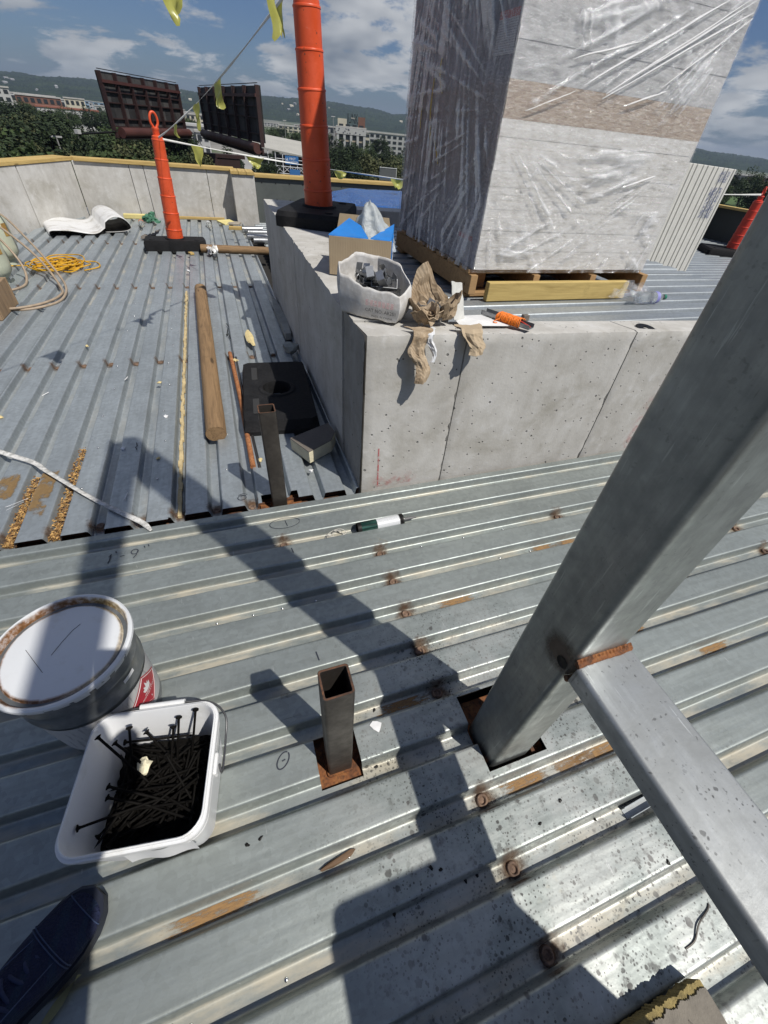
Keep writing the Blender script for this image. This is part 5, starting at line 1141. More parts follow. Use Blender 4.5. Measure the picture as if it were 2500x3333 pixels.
for i, (x, y, z, rr) in enumerate([(.735, 1.58, .735, .3), (.752, 1.565, .742, 1.4)]):
    o = link('metal_bracket', br_me, None, (x, y, z), (.4, .2, rr)); tag(o, 'dark metal bracket lying in the torn brown cardboard', 'bracket', 'metal brackets in the torn cardboard')
def hang(x0, wdt, ln, sd, crv):
    def f(u, v):
        # v: from the curb top over the edge downwards
        s_ = v * ln; y = 1.47 - s_ if s_ < .055 else 1.412 - .010 - crv * (s_ - .055); z = .716 if s_ < .055 else .714 - (s_ - .055)
        return Vector((x0 + (u - .5) * wdt * (1 - .45 * v + .25 * mnoise.noise((v * 4, sd, 0))) + .03 * mnoise.noise((v * 3, sd, 5)), y - .012 * math.sin(PI * u) + .012 * mnoise.noise((u * 4, v * 6, sd)), z))
    return f
crumple('torn_cardboard', 'long brown paper tail hanging over the curb edge', (0, 0, 0), hang(.645, .085, .225, 3, .25), 8, 22, m_torn)
crumple('torn_cardboard', 'short white paper tail hanging over the curb edge', (0, 0, 0), hang(.69, .035, .15, 8, .3), 6, 14, m_white_pl, 0, .001)
crumple('torn_cardboard', 'smooth tan card flap curling over the curb edge', (0, 0, 0), hang(.865, .11, .13, 5, .55), 8, 14, plain('tan_card', (.42, .33, .22), .8), 0, .002)
# plaster-like vents, paper, string tool, disc
o = MB().grid(torn(12, .07, .10, lambda u, v: .10 * v, .004), 6, 8).obj('white_vent_scrap', plain('grey_white_scrap', (.5, .5, .47), .7), None, None, solid=.003); o.location = (.86, 1.60, .715); o.rotation_euler = (.3, .2, .4); tag(o, 'bent pale slotted scrap sticking up behind the torn cardboard', 'scrap')
o = MB().prism([(-.12, -.06), (.10, -.075), (.14, .0), (.05, .06), (-.10, .05)], 0, .0012).obj('paper_sheet', plain('white_paper', (.74, .74, .73), .7), None); o.location = (.965, 1.555, .6985); o.rotation_euler = (0, .035, .05); tag(o, 'flat white paper sheet on the curb top', 'paper')
o = MB().bb(-.11, .11, -.016, .016, 0, .002).obj('paper_strip', m_white_pl, None); o.location = (1.04, 1.69, .614); tag(o, 'narrow white strip lying behind the paper on the raised deck', 'strip')
tl = thing('string_winder', 'galvanised winder bound with bright orange mason string on the curb', 'string winder', (1.085, 1.53, .697), -1.08)
MB().bb(-.115, .115, -.022, .022, .003, .006).bb(-.115, .115, .020, .022, .006, .020).bb(-.115, .115, -.022, -.020, .006, .020).obj('metal_strip', m_zinc, tl, bevel=.001)
mb = MB()
for k in range(46):
    x = -.035 + .10 * k / 46; a = .25 * math.sin(k * 2.4)
    mb.tube([(x + a * .04 * math.cos(q), .0265 * math.cos(q), .012 + .0165 * math.sin(q) + .0015 * math.sin(k)) for q in [2 * PI * j / 12 for j in range(12)]], .0022, 5, closed=True)
mb.tube(smoothpath([(-.02, -.027, .012), (-.03, -.05, .004), (-.02, -.065, .003), (-.012, -.055, .003)], 5), .002, 5)
mb.obj('orange_string', plain('orange_string', (.80, .20, .015), .7), tl, 60)
MB().tube([(.055, -.004, .022), (.113, -.008, .012)], .003, 6).obj('red_pin', plain('red_pin', (.5, .05, .03), .4), tl, 60)
o = MB().box((0, 0, .012), (.03, .022, .024)).obj('grey_clip', m_facer, None, bevel=.003); o.location = (1.20, 1.565, .686); tag(o, 'small dark grey block on the curb behind the string winder', 'block')
o = MB().lathe([(.012, 0), (.044, 0), (.045, .0012), (.044, .0028), (.012, .0028), (.012, 0)], 32, caps=False).obj('washer_disc', m_black, None, 40); o.location = (1.815, 1.475, .6615); o.rotation_euler = (.08, .0, 0); tag(o, 'flat black cutting disc lying on the curb top', 'disc')
# bottle and film on the platform
t = NT('clear_plastic'); t.set(base=(.9, .95, .95), rough=.06, trans=.85, ior=1.2, alpha=.6); m_clear = t.m
bt = thing('water_bottle', 'clear plastic water bottle with green cap lying on the raised deck', 'bottle', (2.27, 1.99, .632), .05)
MB().lathe([(.0001, .002), (.026, 0), (.031, .006), (.032, .03), (.030, .045), (.032, .06), (.030, .075), (.032, .09), (.032, .15), (.028, .175), (.013, .205), (.012, .222)], 24, MX, caps=False).obj('bottle_body', m_clear, bt, 40)
MB().lathe([(.0325, .13), (.0325, .155)], 24, MX, caps=False).obj('label', plain('violet_label', (.24, .24, .52), .5), bt); MB().lathe([(.014, .215), (.014, .232), (.0001, .233)], 16, MX, caps=False).obj('cap', plain('green_cap', (.01, .16, .10), .4), bt, 50)
o = MB().grid(torn(21, .32, .12, lambda u, v: .02 + .05 * math.sin(PI * u) * math.sin(PI * v), .05), 24, 12).obj('film_scrap', m_film, None, 60); o.location = (2.30, 2.07, .605); tag(o, 'crumpled clear film scrap behind the water bottle', 'plastic film')
# ------------------------------------------------------------ far left deck: membrane, tanks, hose, rope, crate, litter
t = NT('membrane_white'); nz = t.noise(t.co('World'), 6, 6, .7); t.set(base=t.mix(t.rng(nz, .45, .75), (.70, .70, .69), (.45, .43, .39)), rough=.7); m_memb = t.m
m_memb_b = plain('membrane_black', (.02, .02, .02), .6)
prf = smoothpath([(0, .02), (.02, .10), (.10, .13), (.22, .11), (.42, .03), (.52, .05), (.60, .16), (.72, .24), (.84, .20), (.90, .08), (.82, .025), (.60, .02)], 5)
def memb(u, v):
    i = min(int(v * (len(prf) - 1)), len(prf) - 2); p = prf[i].lerp(prf[i+1], v * (len(prf) - 1) - i)
    return Vector((p[0], (u - .5) * (.85 + .1 * math.sin(v * 5)), p[1] * (.42 if v < .55 else .72) + .012 * mnoise.noise((u * 5, v * 6, 3))))
prf = [Vector((p[0], p[1], 0)) for p in prf]
mb = MB().grid(memb, 14, 60)
o = mb.obj('membrane_sheet', [m_memb_b, m_memb], None, 70); md = o.modifiers.new('solid', 'SOLIDIFY'); md.thickness = .006; md.offset = -1; md.material_offset = 1; md.material_offset_rim = 1
o.location = (-1.98, 7.18, .004); o.rotation_euler = (0, 0, .30); tag(o, 'curled white roofing membrane sheet lying by the far parapet', 'membrane')
m_tank = plain('cream_tank_paint', (.56, .60, .47), .45, 0, .10, 7, .15, 60); m_tank_r = rust_mat('tank_rust', (.42, .26, .06), (.3, .16, .05), (.5, .36, .12))
def tank(x, y, h, label, rr=.155):
    tk = thing('gas_tank', label, 'gas tank', (x, y, .0), 0, 'cream gas tanks by the left parapet')
    pr = [(rr * .62, 0), (rr * .62, .05), (rr * .75, .055), (rr * .96, .10), (rr, .15), (rr, h - .13), (rr * .97, h - .08), (rr * .8, h - .03), (rr * .45, h), (.03, h + .005)]
    MB().lathe(pr, 36).obj('tank_body', m_tank, tk, 50)
    MB().lathe([(rr * .68, h - .02), (rr * .68, h + .12), (rr * .65, h + .12), (rr * .65, h - .02)], 28, caps=False).obj('collar', m_tank, tk, 50)
    MB().lathe([(.02, h), (.02, h + .05), (.03, h + .055), (.03, h + .075), (.012, h + .08)], 14).obj('valve', plain('brass', (.5, .36, .12), .35, .9), tk, 50)
    def stain(u, v): a = -.55 + .35 * u; zz = h - .12 - .10 * v; return Vector(((rr + .0015) * math.cos(a), (rr + .0015) * math.sin(a), zz))
    MB().grid(stain, 6, 4).obj('rust_patch', m_tank_r, tk, 60)
tank(-1.965, 5.50, .46, 'cream gas tank standing nearest the left parapet, behind the other'); tank(-1.86, 4.84, .45, 'cream gas tank cut by the left picture edge, nearest the camera')
m_hose = plain('pink_tan_hose', (.36, .28, .20), .55, 0, .2, 30)
for i, pts in enumerate([[(-1.98, 5.45, .50), (-1.80, 5.45, .40), (-1.62, 5.22, .27), (-1.45, 4.95, .14), (-1.30, 4.62, .05), (-1.27, 4.36, .02), (-1.33, 4.18, .015), (-1.50, 4.07, .015), (-1.75, 4.15, .015)],
                         [(-1.95, 5.30, .46), (-1.75, 5.20, .33), (-1.52, 4.98, .16), (-1.34, 4.62, .03), (-1.30, 4.38, .025), (-1.38, 4.16, .03), (-1.56, 4.05, .03), (-1.8, 4.12, .02)],
                         [(-1.90, 4.95, .45), (-1.78, 5.02, .34), (-1.66, 4.95, .14), (-1.62, 4.78, .03), (-1.66, 4.62, .015), (-1.80, 4.50, .015)]]):
    o = MB().tube(smoothpath(pts, 8), .0095, 8).obj('gas_hose', m_hose, None, 60); tag(o, ['outer tan hose looping from the tanks over the left deck', 'inner tan hose looping beside the outer one', 'short tan hose dropping in front of the tanks'][i], 'hose', 'hoses by the tanks')
mb = MB(); rp2 = random.Random(3)
for k in range(13):
    cx, cy = -1.50 + rp2.gauss(0, .06), 5.36 + rp2.gauss(0, .04); a_, b_ = rp2.uniform(.10, .24), rp2.uniform(.07, .17); ro = rp2.uniform(0, 3)
    mb.tube([(cx + a_ * math.cos(q) * math.cos(ro) - b_ * math.sin(q) * math.sin(ro), cy + a_ * math.cos(q) * math.sin(ro) + b_ * math.sin(q) * math.cos(ro), .010 + .004 * k + .006 * math.sin(q * 3 + k)) for q in [2 * PI * j / 26 for j in range(26)]], .0055, 6, closed=True)
mb.tube(smoothpath([(-1.40, 5.50, .02), (-1.22, 5.55, .012), (-1.15, 5.36, .01), (-1.26, 5.22, .01)], 6), .0055, 6); mb.tube(smoothpath([(-1.62, 5.35, .02), (-1.85, 5.38, .012), (-2.1, 5.30, .012)], 6), .0055, 6)
o = mb.obj('rope_coil', plain('yellow_rope', (.66, .36, .02), .7, 0, .15, 30), None, 60); tag(o, 'tangled coil of yellow rope on the left deck by the tanks', 'rope')
cr_ = thing('wood_crate', 'weathered wooden crate end at the left picture edge', 'crate', (-1.66, 4.05, .0))
m_crate = wood_mat('weathered_wood', (.33, .23, .14), (.16, .11, .07), 'Z')
for (x0, x1, y0, y1, z0, z1) in ((-.10, .10, -.20, -.18, .01, .20), (.08, .10, -.175, .16, .01, .20), (-.24, -.105, -.20, -.18, .02, .21), (-.24, .105, .165, .185, .01, .2)):
    o = MB().bb(x0, x1, y0, y1, z0, z1).obj('crate_board', m_crate, cr_, bevel=.004)
m_yel = plain('yellow_foam_sheet', (.70, .60, .25), .8, 0, .1, 10)
def slab(name, label, cat, loc, dims, rz_, mat, tilt=0):
    o = MB().box((0, 0, dims[2] / 2), dims).obj(name, mat, None, bevel=.003); o.location = loc; o.rotation_euler = (tilt, 0, rz_); tag(o, label, cat); return o
slab('foam_block', 'yellow foam block against the far parapet left of the orange post', 'foam block', (-1.05, 8.08, .004), (.30, .09, .05), .02, m_yel)
slab('foam_sheet', 'pale yellow foam sheet lying by the pier', 'foam sheet', (.20, 7.92, .004), (.22, .22, .02), .5, m_yel, .08); slab('foam_sheet', 'brown edge foam sheet under the yellow one by the pier', 'foam sheet', (.30, 7.88, .002), (.16, .20, .02), -.3, m_tan)
slab('wood_offcut', 'short yellow wood offcut on the ribs in front of the pier', 'wood offcut', (.37, 7.46, .003), (.34, .085, .035), -.06, m_nailer)
slab('wood_strip', 'thin wood strip along the foot of the far parapet', 'wood strip', (-.20, 8.17, .003), (.75, .05, .03), 0, m_nailer)
slab('wood_chip_block', 'small wood block in front of the orange post base', 'wood block', (-.30, 5.93, .006), (.045, .07, .02), .4, m_nailer)
def bottle(x, y, rz_, label, fill):
    b = thing('drink_bottle', label, 'bottle', (x, y, .034), rz_, None)
    MB().lathe([(.0001, 0), (.033, 0), (.036, .01), (.036, .13), (.026, .17), (.013, .195), (.013, .215), (.0001, .216)], 20, MX, caps=False).obj('bottle_body', m_clear, b, 50)
    MB().lathe([(.0365, .04), (.0365, .10)], 20, MX, caps=False).obj('label', plain('bottle_label', fill, .5), b)
bottle(-.94, 7.62, -1.45, 'clear drink bottle with an orange label by the green netting', (.65, .15, .05)); bottle(-.07, 7.68, -1.5, 'clear drink bottle with a white label right of the orange post', (.7, .7, .7))
o = MB().grid(torn(31, .17, .20, lambda u, v: .02 + .06 * math.sin(PI * u) * v, .07), 14, 14).obj('green_netting', plain('green_net', (.06, .18, .11), .7), None); o.location = (-.83, 7.85, .004); o.rotation_euler = (0, 0, .4); tag(o, 'scrap of crumpled green netting by the far parapet', 'netting')
o = MB().grid(torn(33, .10, .20, lambda u, v: .03 + .04 * math.sin(PI * u), .05), 12, 14).obj('foil_wad', plain('crumpled_foil', (.75, .74, .70), .25, .3), None); o.location = (-.068, 5.90, .004); tag(o, 'crumpled silvery wrapper beside the short timber', 'wrapper')
o = MB().grid(torn(35, .22, .20, lambda u, v: .02 + .07 * u * u, .03), 12, 12).obj('membrane_scrap', m_facer, None, 60); o.location = (-.76, 6.72, .004); tag(o, 'dark curled membrane scrap left of the orange post base', 'membrane scrap')
for i, (x, y, rz_) in enumerate([(.60, 7.30, .3), (.66, 7.05, .22), (.63, 6.80, .28), (.69, 6.55, .2)]):
    o = MB().tube([(-.14, 0, 0), (.14, 0, 0)], .036, 16).obj('conduit_stub', m_zinc, None, 50); o.location = (x - .09, y, .04); o.rotation_euler = (0, 0, rz_ - .2); tag(o, 'short shiny galvanised conduit between pier and curb', 'conduit', 'conduit stubs by the pier')
o = MB().bb(-.012, .012, -.012, .012, 0, .02).obj('rusty_nut', m_rust, None, bevel=.003); o.location = (-.735, 2.50, -.028); o.rotation_euler = (0, 0, .3); tag(o, 'single rusty square nut in a rib of the left deck', 'nut')
for i, (x, y, a) in enumerate([(-1.05, 2.62, 1.0), (-.66, 2.75, 1.3), (-.55, 1.60, 1.4)]):
    o = MB().tube([(-.022, 0, 0), (.022, 0, 0)], .0022, 6).obj('white_splinter', m_lwhite, None); o.location = (x, y, ZL + .006); o.rotation_euler = (0, 0, a); tag(o, 'thin white splinter dropped on the left deck', 'splinter', 'white splinters on the left deck')

# ------------------------------------------------------------ the photographer (foot and leg in view), phone, unseen box added behind to cast a shadow
t = NT('dark_trousers'); nz = t.noise(t.co('Object'), 30, 4, .6); t.set(base=t.mix(nz, (.012, .016, .035), (.03, .036, .06)), rough=.9); m_cloth = t.m
m_skin = plain('skin', (.42, .25, .17), .55)
vs = [(-.26, -.42, .90), (-.22, -.36, 1.05), (-.13, -.27, 1.25), (-.13, -.26, 1.42), (-.13, -.25, 1.52), (-.13, -.23, 1.64),      # pelvis..head
      (-.30, -.40, .86), (-.60, -.15, .52), (-.712, .055, .10), (-.67, .105, .05),          # left leg
      (-.24, -.50, .86), (-.20, -.54, .46), (-.18, -.64, .09), (-.16, -.55, .04),            # right leg
      (-.32, -.26, 1.38), (-.46, -.20, 1.16), (-.20, -.10, 1.13), (-.07, -.07, 1.17),     # left arm
      (-.02, -.26, 1.38), (-.015, -.2, 1.14), (-.01, -.12, 1.13), (-.01, -.08, 1.17)]         # right arm
es = [(0,1),(1,2),(2,3),(3,4),(4,5),(0,6),(6,7),(7,8),(8,9),(0,10),(10,11),(11,12),(12,13),(3,14),(14,15),(15,16),(16,17),(3,18),(18,19),(19,20),(20,21)]
rd = [(.14,.12),(.14,.11),(.155,.13),(.11,.09),(.055,.055),(.085,.10),(.13,.13),(.10,.10),(.05,.05),(.04,.04),(.10,.10),(.07,.07),(.045,.045),(.04,.04),(.07,.07),(.045,.045),(.03,.03),(.04,.025),(.07,.07),(.045,.045),(.03,.03),(.04,.025)]
me = bpy.data.meshes.new('person_body'); me.from_pydata(vs, es, []); me.materials.append(m_cloth)
pb = bpy.data.objects.new('body', me); C.objects.link(pb); sm = pb.modifiers.new('skin', 'SKIN')
for i, r in enumerate(rd): me.skin_vertices[0].data[i].radius = r
me.skin_vertices[0].data[0].use_root = True; sm.use_smooth_shade = True; ss = pb.modifiers.new('sub', 'SUBSURF'); ss.levels = 1; ss.render_levels = 1
per = thing('person', 'person in dark trousers and dark blue knit shoe stepping in at the lower left', 'person', (-.2, -.3, 0)); rel(pb, per)
# shoe: toe towards (+x,+y)
toe = Vector((-.462, .252, 0)); heel = Vector((-.702, .042, 0)); dS = (toe - heel); LS = dS.length; dS.normalize(); nS = Vector((-dS.y, dS.x, 0))
def shoe_sec(s_, grow=0, z0=.012):
    wtab = [(0, .030), (.08, .038), (.25, .039), (.45, .040), (.62, .050), (.76, .053), (.88, .046), (.96, .030), (1.0, .010)]
    htab = [(0, .10), (.1, .115), (.22, .115), (.36, .10), (.5, .084), (.66, .068), (.8, .056), (.92, .044), (1.0, .024)]
    it = lambda tab: next((a[1] + (b[1]-a[1]) * (s_ - a[0]) / (b[0]-a[0]) for a, b in zip(tab, tab[1:]) if a[0] <= s_ <= b[0]), tab[-1][1])
    w_, h = it(wtab) + grow, it(htab); ring = []
    for k in range(18):
        a = 2 * PI * k / 18; ca, sa = math.cos(a), math.sin(a); yy = w_ * (abs(ca) ** .8) * (1 if ca > 0 else -1); zz = z0 + (h - z0) * (.5 + .5 * (abs(sa) ** .75) * (1 if sa > 0 else -1))
        ring.append(heel + dS * LS * s_ + nS * yy + Vector((0, 0, zz)))
    return ring
mb = MB(); loft(mb, [shoe_sec(k / 22) for k in range(23)])
t = NT('knit_blue'); P = t.co('Object'); kn = t.vor(P, 260); nz = t.noise(P, 18, 4, .6); w1 = t.rng(t.wave(t.co('Object'), 7, 6, 3, 'X'), .75, .85)
t.set(base=t.mix(t.math('MULTIPLY', w1, .35), t.mix(nz, (.003, .006, .024), (.007, .014, .055)), (.008, .03, .06)), rough=.9); t.bump(kn, .6, .004); m_knit = t.m
rel(mb.obj('shoe', m_knit, None, 70), per)
mb = MB(); sole = []
for k in range(23):
    s_ = k / 22; r = shoe_sec(s_, .004); 
    c = heel + dS * LS * s_; wl_ = max((p - c).dot(nS) for p in r); up_ = .012 * max(0, s_ - .75) ** 1 * 4
    sole.append([c + nS * wl_ + Vector((0, 0, .001 + up_)), c - nS * wl_ + Vector((0, 0, .001 + up_)), c - nS * wl_ * .97 + Vector((0, 0, .024 + up_)), c + nS * wl_ * .97 + Vector((0, 0, .024 + up_))])
loft(mb, sole); rel(mb.obj('shoe_sole', plain('dark_sole', (.008, .012, .025), .7), None, 40), per)
mb = MB()
for k in range(6):
    c = heel + dS * LS * (.44 + .05 * k); h = .096 - .008 * k; s_ = 1 if k % 2 else -1
    mb.tube(smoothpath([c - nS * .028 * s_ + Vector((0, 0, h - .016)), c + Vector((0, 0, h + .002)) + dS * .006, c + nS * .028 * s_ + dS * .012 + Vector((0, 0, h - .018))], 5), .0032, 6)
rel(mb.obj('shoe_laces', plain('dark_lace', (.015, .025, .07), .8), None, 60), per)
sm_ = MB()
for s_ in (.70, .715, .90):
    r = shoe_sec(s_); c = heel + dS * LS * s_; sm_.tube([p + (p - c - Vector((0, 0, .03))).normalized() * .0012 for p in r[0:10]], .0011, 5)
for sd_ in (-1, 1):
    sm_.tube(smoothpath([heel + dS * LS * (.70 - .06 * k) + nS * sd_ * (.030 + .0012 * k) + Vector((0, 0, .060 + .0075 * k)) for k in range(6)], 4), .0011, 5)
rel(sm_.obj('shoe_stitching', plain('blue_thread', (.03, .05, .11), .7), None, 60), per)
rel(MB().tube([p_ + Vector((0, 0, .001)) for p_ in [heel + dS * LS * (.5 + .5 * k / 10) + nS * (max((q - (heel + dS * LS * (.5 + .5 * k / 10))).dot(nS) for q in shoe_sec(.5 + .5 * k / 10, .0045))) + Vector((0, 0, .020 + .048 * max(0, .5 * k / 10 - .25))) for k in range(11)]], .0035, 6).obj('sole_edge', plain('dusty_sole_edge', (.05, .055, .065), .8), None, 60), per)
mb = MB(); lf = heel + dS * LS * .42 - nS * .058
mb.grid(lambda u, v: lf + dS * (.09 * u) - nS * (.012 + .02 * math.sin(PI * u) * (v - .5)) + Vector((0, 0, .004 + .02 * v * u)), 8, 3); o = mb.obj('dry_leaf', plain('dry_leaf', (.30, .30, .16), .7), None, 60); tag(o, 'thin dry pale leaf lying beside the shoe', 'leaf')
ph = MB().prism(rrect(.0375, .078, .010), -.004, .004).obj('phone', m_black, None, bevel=.002); ph.matrix_world = cam.matrix_world @ Matrix.Translation((.0, .0, .020)); tag(ph, 'black phone held up by the photographer at the viewpoint', 'phone')
o = MB().bb(.362, .69, -1.25, -.50, .0, .985).obj('shadow_caster_box', m_card, None, bevel=.03, segs=4); tag(o, 'unseen brown box added behind the viewpoint to cast the lower shadow', 'carton')  # added out of view, sized and placed only for the shadow it throws
HAZE = 1.15e-4
# ------------------------------------------------------------ the town, billboards, trees and hills beyond the roof
GZ = -11.0
def pol(az, d, z=GZ): a = math.radians(az); return Vector((d * math.sin(a), d * math.cos(a), z))
def elz(d, el): return 1.25 + d * math.tan(math.radians(el))
t = NT('town_ground'); P = t.co('World'); a = t.noise(P, .006, 6, .6); b = t.noise(P, .03, 5, .6)
t.set(base=t.mix(t.rng(a, .45, .56), ramp(t, b, [(.35, (.035, .06, .02)), (.6, (.07, .10, .035))]), ramp(t, b, [(.4, (.15, .145, .13)), (.6, (.26, .25, .23))])), rough=.95); m_ground = t.m
o = MB().grid(lambda u, v: Vector(((u - .5) * 16000, (v - .5) * 16000, GZ)), 3, 3).obj('ground', m_ground); tag(o, 'town ground beyond the roof', None, None, 'structure')
m_asph = plain('asphalt', (.16, .16, .155), .9, 0, .15, .05); m_pale = plain('pale_paving', (.30, .295, .28), .9, 0, .12, .08)
o = MB().prism([tuple(pol(a_, d)[:2]) for a_, d in ((-4, 90), (8, 90), (8, 215), (-3, 215))], GZ + .004, GZ + .012).obj('parking_lot', m_pale); tag(o, 'pale parking lot beyond the parapet', None, None, 'structure')
# hills
def ridge_el(az):
    tab = [(-60, .7), (-30, .9), (-14, .85), (-8, .98), (-2, 1.0), (4, 1.15), (10, 1.32), (14, 1.30), (20, 1.05), (30, .7), (40, .8), (47, .92), (50, .62), (54, .50), (60, .55), (75, .5)]
    for (a0, e0_), (a1, e1_) in zip(tab, tab[1:]):
        if a0 <= az <= a1: f = (az - a0) / (a1 - a0); f = f * f * (3 - 2 * f); return e0_ + (e1_ - e0_) * f
    return .5
def hill(u, v):
    az = -60 + 135 * u; d = 1900 + 2500 * v; el = ridge_el(az); top = elz(3500, el)
    prof_ = max(0, math.sin(min(v / .64, 1) * PI / 2)) ** 1.3 if v < .64 else 1 - .5 * (v - .64)
    z = GZ - 2 + (top - GZ) * prof_ + (9 * mnoise.noise((az * .5, v * 7, 1)) + 5.5 * mnoise.noise((az * 3.5, v * 40, 5)) + 4.5 * mnoise.noise((az * 11, v * 90, 9))) * min(1, v * 4)
    return pol(az, d, z)
t = NT('far_forest'); P = t.co('World'); a = t.noise(P, .02, 6, .7); b = t.noise(P, .004, 3, .5)
t.set(base=ramp(t, t.math('ADD', t.math('MULTIPLY', a, .7), t.math('MULTIPLY', b, .3)), [(.36, (.007, .014, .009)), (.52, (.02, .034, .016)), (.66, (.042, .062, .024))]), rough=1, spec=.1); t.bump(a, 1.0, 12); m_forest = t.m
o = MB().grid(hill, 1100, 60).obj('hills', m_forest); tag(o, 'wooded hills along the horizon', None, None, 'structure')
# trees
def leaf_mat(name, c1, c2):
    t = NT(name); nz = t.noise(t.co('Object'), .9, 5, .7); n2 = t.noise(t.co('Object'), 7, 2, .5)
    t.set(base=t.mix(t.rng(t.math('ADD', t.math('MULTIPLY', nz, .75), t.math('MULTIPLY', n2, .25)), .38, .62), c1, c2), rough=.7, spec=.25); return t.m
m_leaf = [leaf_mat('leaves_mid', (.013, .026, .008), (.062, .092, .03)), leaf_mat('leaves_dark', (.008, .017, .008), (.04, .06, .024)), leaf_mat('leaves_olive', (.028, .038, .014), (.10, .105, .045))]
m_bark = plain('tree_bark', (.08, .06, .045), .95)
def crown_mesh(seed, n, rx_, rz_, mat):
    r2 = random.Random(seed); mb = MB(); cl = []
    for i in range(26):
        while True:
            p = Vector((r2.uniform(-1, 1), r2.uniform(-1, 1), r2.uniform(-.8, 1)))
            if .25 < p.length < 1: break
        cl.append((Vector((p.x * rx_, p.y * rx_, p.z * rz_)), r2.uniform(.28, .5) * rx_))
    for i in range(n):
        c, r = cl[r2.randrange(len(cl))]; d = Vector((r2.gauss(0, 1), r2.gauss(0, 1), r2.gauss(0, .8))).normalized(); p = c + d * r * r2.uniform(.75, 1.12) ; s_ = r2.uniform(.09, .19)
        nn = (d + Vector((r2.gauss(0, .5), r2.gauss(0, .5), r2.gauss(0, .5)))).normalized(); u_ = nn.orthogonal().normalized() * s_; v_ = nn.cross(u_).normalized() * s_ * .8
        mb.add([p - u_ - v_ * .3, p + v_, p + u_ - v_ * .2, p - v_], [(0, 1, 2, 3)])
    return mb.mesh('crown', mat)
TREES = []
for i, (sd, rx_, rz_, mi) in enumerate([(1, 2.9, 3.1, 0), (2, 3.3, 2.8, 0), (3, 2.5, 3.6, 1), (4, 3.1, 3.3, 2), (5, 2.8, 2.9, 1)]):
    cme = crown_mesh(sd, 5200, rx_, rz_, m_leaf[mi]); tm = MB(); tm.tube(smoothpath([(0, 0, 0), (.1, .05, 2.2), (-.05, .1, 4.2), (.1, 0, 6.2)], 3), [.26, .25, .24, .22, .21, .20, .17, .14, .12, .08], 8)
    for q in range(5): a = q * 1.3; tm.tube([(0, .05, 3.6 + .3 * q), (1.0 * math.cos(a), 1.0 * math.sin(a), 5.0 + .3 * q), (1.7 * math.cos(a), 1.7 * math.sin(a), 6.2 + .2 * q)], [.12, .08, .03], 6)
    TREES.append((cme, tm.mesh('trunk', m_bark, 60), rz_))
def tree(az, d, topz, label, group, var=None, base=GZ, wide=1.0):
    v = rnd.randrange(5) if var is None else var; cme, tme, rz_ = TREES[v]; h0 = 5.6 + rz_; s_ = (topz - base) / h0
    wide *= rnd.uniform(.8, 1.25); T = thing('tree', label, 'tree', pol(az, d, base), rnd.random() * 6.28, group)
    link('trunk', tme, T, sc=(s_ * wide, s_ * wide, s_)); link('crown', cme, T, (0, 0, 5.4 * s_), (0, 0, 0), (s_ * wide, s_ * wide, s_)); return T
GL = 'trees in the wooded strip left of the billboards'
for i in range(46):
    az = -24 + 23.2 * (i + rnd.random()) / 46; d = rnd.uniform(70, 150); el = -1.25 - .06 * (az + 15) + rnd.uniform(-.75, .30) - (.9 if d < 85 else 0)
    tree(az, d, elz(d, el), 'leafy green tree in the dense wooded strip left of the billboards', GL, wide=1.25)
for i in range(9):
    az = -23 + 21 * (i + rnd.random()) / 9; d = rnd.uniform(50, 66); tree(az, d, elz(d, -3.3 + rnd.uniform(-.5, .3)), 'lower leafy tree in front of the wooded strip just past the parapet', 'low trees just past the left parapet', wide=1.3)
for i in range(40):
    az = -20 + 20 * (i + rnd.random()) / 40; d = rnd.uniform(200, 420); tree(az, d, elz(d, -.72 + rnd.uniform(-.35, .12)), 'far dark tree among the town roofs left of the billboards', 'far trees among the town roofs on the left', rnd.choice([1, 2, 4]), wide=1.5)
for i in range(26):
    az = 6.5 + 15 * (i + rnd.random()) / 26; d = rnd.uniform(260, 480); tree(az, d, elz(d, -.85 + rnd.uniform(-.35, .15)), 'far dark tree among the town roofs behind the tall orange post', 'far trees among the town roofs in the middle', rnd.choice([1, 2, 4]), wide=1.5)
GR = 'trees beyond the parapet right of the tall orange post'
for i in range(20):
    az = 11.2 + 10.5 * (i + rnd.random()) / 20; d = rnd.uniform(95, 190); tree(az, d, elz(d, -1.75 + rnd.uniform(-.7, .35)), 'dark leafy tree beyond the parapet between the tall post and the wrapped stack', GR, wide=1.15)
for az, d, el in ((2.35, 92, -2.65), (6.5, 100, -3.0), (5.4, 105, -3.2), (7.3, 190, -1.9), (-1.4, 95, -3.2), (9.2, 300, -1.2), (8.3, 420, -.75)): tree(az, d, elz(d, el), 'single dark tree standing in the lot under the billboards', 'single trees in the lot', 2)
for i in range(14):
    az = 49 + 14 * (i + rnd.random()) / 14; d = rnd.uniform(130, 260); tree(az, d, elz(d, -.35 - .9 * (az < 52) + rnd.uniform(-.3, .2)), 'dark tree beyond the far right parapet', 'trees at the far right', wide=1.3)
o = MB().prism([tuple(pol(a_, d)[:2]) for a_, d in ((46, 60), (62, 60), (62, 330), (46, 330))], GZ + .004, GZ + .02).obj('grass_field', plain('grass', (.06, .11, .025), .95, 0, .25, .08)); tag(o, 'green grass field at the far right', None, None, 'structure')
